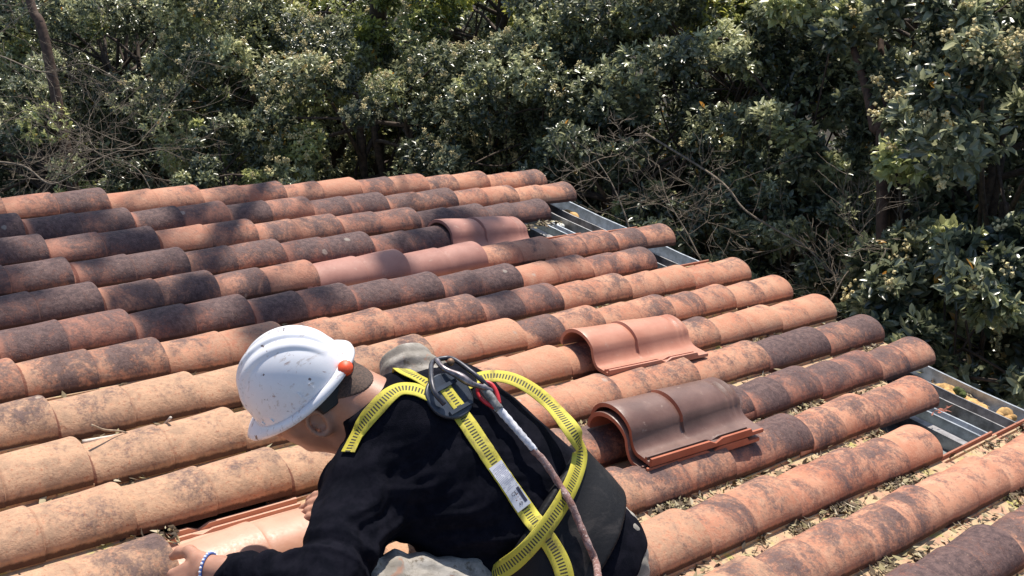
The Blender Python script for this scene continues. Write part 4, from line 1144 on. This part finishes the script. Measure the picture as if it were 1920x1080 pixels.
TREES = [
 # label, u, v, d, radii, kind, leaf, shoots, blossom, tone
 ('large glossy-leaved laurel filling the right edge above the gutter', 1975, 330, 6.3, (1.0, 1.0, 1.05), 'laurel', .082, 4600, 90, .34),
 ('dark low laurel bush beyond the gutter in the right-hand corner', 1840, 600, 5.9, (.75, .75, .55), 'laurel', .078, 2200, 18, .34),
 ('silvery-lit laurel crown at the top right around the dark hollow', 1730, -40, 7.3, (1.1, 1.1, .62), 'laurel', .080, 3300, 30, .42),
 ('yellow-green shrub left of the dark hollow and forked trunk', 1500, 240, 7.8, (.62, .62, .95), 'laurel', .062, 3400, 0, .5),
 ('dense dark evergreen with fine leaves above the bare shrub', 1330, 170, 8.6, (1.0, 1.0, 1.25), 'laurel', .056, 6600, 50, .38),
 ('deep shaded evergreen right behind the far eave corner', 1180, 330, 8.6, (.85, .85, .8), 'laurel', .060, 3200, 0, .26),
 ('blue-green evergreen at the top centre right of the blossoming bush', 1110, 60, 9.6, (1.0, 1.0, .9), 'grey', .056, 5400, 0, .40),
 ('lime-tipped evergreen at the top centre of the tree line', 870, 20, 10.4, (1.2, 1.2, .9), 'bright', .056, 6000, 0, .52),
 ('blossoming viburnum with cream flower heads behind the far tile row', 720, 230, 9.8, (1.2, 1.2, 1.0), 'grey', .052, 7600, 520, .44),
 ('shadowy viburnum between the blossoming bush and the far eave corner', 950, 250, 9.3, (.9, .9, .95), 'laurel', .052, 5600, 160, .30),
 ('grey-green viburnum left of the blossoming bush', 470, 190, 10.8, (1.2, 1.2, 1.35), 'grey', .052, 8000, 260, .46),
 ('grey-green evergreen behind the bare branches at the left', 230, 120, 11.8, (1.3, 1.3, 1.3), 'grey', .054, 7600, 60, .44),
 ('dark ivy-green evergreen low at the left edge behind bare branches', 90, 300, 11.0, (1.1, 1.1, .95), 'laurel', .050, 6000, 0, .36),
 ('pale evergreen at the top left corner beside a leaning trunk', 20, 20, 13.0, (1.3, 1.3, 1.2), 'grey', .055, 6000, 0, .50),
 ('leafy low shrub just behind the far left tile row', 400, 330, 9.5, (.9, .9, .45), 'grey', .050, 4200, 20, .38),
 ('small bright shrub among the bare twigs beyond the eave', 1480, 440, 7.7, (.55, .55, .55), 'laurel', .055, 1700, 0, .50),
 ('dark shrub below the bare diagonal branch near the gutter', 1640, 600, 6.9, (.7, .7, .5), 'laurel', .060, 1900, 0, .28),
 ('low shaded shrub right of the far gutter gap', 1300, 470, 8.0, (.7, .7, .5), 'laurel', .052, 1900, 0, .30),
 ('tall evergreen at the top between the centre and the hollow', 1420, 20, 9.4, (1.0, 1.0, .7), 'bright', .062, 3000, 0, .40),
 ('olive-green evergreen at the top left of centre', 620, 40, 12.0, (1.2, 1.2, 1.0), 'bright', .054, 5600, 180, .44),
]
for i, (lab_, u, v, d, rad, kind, ll, ns, bls, tone) in enumerate(TREES):
    low = 'bush' in lab_ or 'shrub' in lab_
    tree('bush' if low else 'tree', lab_, 'bush' if low else 'tree', u, v, d, rad, kind, ll, ns, 40 + i, E_, bls, tone, trunk_r=.03 if low else .07, clumps=34 + int(30 * rad[0]))
_c = V(-2.75, .78, 0) + unit(V(.20, .36, .91)) * 8.2
def _cp2(p): q = p - CC; d = q @ CF; return 960 + FPX * (q @ CR) / d, 540 + FPX * (q @ CD) / d, d
tree('tree', 'tall tree beyond the far left tile rows, its high boughs dappling them with shade', 'tree', *_cp2(_c), (2.5, .72, .5), 'grey', .07, 1900, 77, E_, 0, .4, clumps=60,
     base_uvd=(690, 300, 12.8), trunk_r=.10, stems=1, nper=6)
# farther trees that close the view behind the first line
BACK = [(250, 140, 13.2, 'behind the bare boughs and the left viburnum'), (860, 60, 12.6, 'behind the lime-tipped evergreen'), (1900, 120, 9.5, 'right of the hollow'), (1600, 150, 10.5, 'straight behind the dark hollow'), (1280, 250, 11.5, 'behind the fine-leaved evergreen'), (1000, 150, 12.5, 'behind the shadowy viburnum'), (720, 120, 13.5, 'behind the blossoming viburnum'), (430, 100, 14.5, 'behind the left viburnum'), (150, 60, 16, 'behind the bare branches'), (-60, 220, 14, 'past the left edge'), (2050, 420, 7.5, 'past the right edge'), (-350, 200, 12.5, 'well past the left edge'), (-620, 260, 13.5, 'farthest beyond the left edge'), (-250, 60, 17, 'deep behind the left edge'), (2300, 500, 8.5, 'well past the right edge'), (1450, 420, 10, 'behind the bare shrub')]
for i, (u, v, d, w_) in enumerate(BACK):
    tree('tree', 'background evergreen %s, seen only through gaps' % w_, 'tree', u, v + 60, d, (1.4, 1.4, 1.25), 'laurel', .075, 2600, 140 + i, 'second line of evergreens', 0, .22, clumps=60, trunk_r=.09)
# forest undergrowth
rg = np.random.default_rng(5); n_ = 5200
uu = rg.uniform(-400, 2400, n_); dd = rg.uniform(0, 1, n_) * 7 + (12.5 - uu / 1920 * 5.5) - 1.5
P = np.array([toworld(cp(a, 400, b)) for a, b in zip(uu, dd)]); P[:, 2] = rg.uniform(0, 1, n_) ** 2 * 1.0
D = rg.normal(0, .5, (n_, 3)) + V(0, 0, 1); D /= np.linalg.norm(D, axis=1)[:, None]
mk = np.array([toroof(p)[0] > .5 or toroof(p)[1] > 2.0 for p in P]); P, D = P[mk], D[mk]
vs, F, lv = leaves(P, D, 6, .08, .016, rg, np.full(len(P), .3))
me = mesh('undergrowth', vs, F, smooth=False, fattr=lv); me.materials.append(LEAF['laurel']); o = bpy.data.objects.new('undergrowth', me); COL.objects.link(o)
tag(o, 'low shaded undergrowth covering the ground beneath the trees', 'undergrowth', kind='stuff')

def bare(name, label, pts, r, seed, depth=3, n_side=10, ln=.5, mat=None, spread=1., nn=None, r0=.4):
    rg = np.random.default_rng(seed); P = spline([toworld(cp(*q)) for q in pts], 7); b = MB()
    r = r * .62; b.tube(P, np.linspace(r, r * .35, len(P)), 7)
    for _ in range(n_side):
        i = rg.integers(2, len(P)); d_ = unit(P[min(i, len(P) - 1)] - P[i - 1]) * .7 + rg.normal(0, spread, 3)
        branchy(b, P[i], unit(d_), ln * rg.uniform(.6, 1.2), r * r0 * rg.uniform(.6, 1), depth, rg, .30, (2, 3), .03, 5, .0016, 4)
    base = P[0].copy(); o = bpy.data.objects.new(name, mesh(name, np.array(b.v) - base, b.f)); COL.objects.link(o); o.data.materials.append(mat or palebark); o.location = tuple(base)
    return tag(o, label, 'bare shrub', 'leafless shrubs among the evergreens')
bare('bare_shrub', 'long bare diagonal branch descending to the right beyond the eave', [(1210, 250, 7.9), (1345, 335, 7.4), (1395, 392, 7.2), (1450, 428, 7.1), (1510, 462, 6.95), (1560, 512, 6.8), (1600, 530, 6.7), (1660, 580, 6.5), (1700, 590, 6.4), (1760, 625, 6.3)], .013, 3, 2, 10, .38, r0=.35)
bare('bare_shrub', 'tangled pale twig shrub above the middle of the eave', [(1500, 640, 6.4), (1560, 560, 6.4), (1590, 510, 6.4), (1640, 470, 6.45), (1700, 490, 6.5)], .012, 4, 3, 12, .36)
bare('bare_shrub', 'leafless twiggy shrub rising behind the far gutter gap', [(1190, 520, 7.2), (1180, 430, 7.2), (1150, 350, 7.3), (1120, 300, 7.4)], .012, 6, 3, 12, .42)
bare('bare_shrub', 'thin bare stems right of the far gutter gap', [(1330, 520, 7.0), (1290, 440, 7.1), (1250, 370, 7.2), (1235, 310, 7.3)], .010, 9, 3, 10, .40)
bare('bare_shrub', 'upright bare stem through the shrub at the right', [(1715, 780, 5.9), (1700, 650, 6.0), (1690, 520, 6.1), (1655, 470, 6.2)], .012, 10, 2, 6, .35)
bare('bare_shrub', 'pale bare boughs reaching in from the left edge', [(-80, 90, 9.8), (0, 105, 9.7), (80, 135, 9.6), (160, 120, 9.6), (240, 160, 9.5)], .014, 12, 3, 10, .70)
bare('bare_shrub', 'sunlit bare twigs low at the left above the far tiles', [(-60, 300, 8.6), (40, 310, 8.6), (100, 345, 8.5), (180, 300, 8.6), (260, 270, 8.8)], .016, 13, 3, 14, .6)
bare('bare_shrub', 'arching bare branches in front of the left evergreen', [(20, 420, 9.2), (110, 330, 9.2), (150, 240, 9.3), (60, 190, 9.4)], .012, 14, 2, 9, .65)
bare('bare_shrub', 'fine bare twigs between the left bushes', [(300, 400, 9.3), (260, 320, 9.3), (190, 290, 9.3), (120, 250, 9.3)], .012, 15, 3, 12, .55)
# forked trunk in the dark hollow and the leaning trunk at the left
def trunk(label, lines, mat):
    b = MB()
    for pts, r0, r1 in lines:
        P = spline([toworld(cp(*q)) for q in pts], 6); b.tube(P, np.linspace(r0, r1, len(P)), 10)
    base = np.array(b.v[0]); o = bpy.data.objects.new('tree', None); COL.objects.link(o); o.location = tuple(base)
    t = bpy.data.objects.new('trunk', mesh('trunk', np.array(b.v) - base, b.f)); COL.objects.link(t); t.parent = o; t.data.materials.append(mat); tag(o, label, 'tree', None)
redbark = simple('reddish_bark', (.085, .05, .035), .85, 0, 25, .35, .6)
trunk('reddish forked trunk standing in the dark hollow at the right', [([(1650, 900, 7.2), (1655, 300, 6.9), (1640, 240, 6.9), (1625, 170, 6.95), (1600, 90, 7.0)], .045, .022), ([(1658, 290, 6.9), (1668, 220, 6.95), (1655, 150, 7.0), (1650, 60, 7.1)], .035, .02), ([(1657, 262, 6.85), (1656, 240, 6.83), (1655, 226, 6.82)], .02, .016)], redbark)
trunk('brown trunk leaning across the top left corner', [([(150, 420, 10.3), (85, 80, 10.2), (62, 20, 10.2), (40, -60, 10.2)], .055, .035)], redbark)
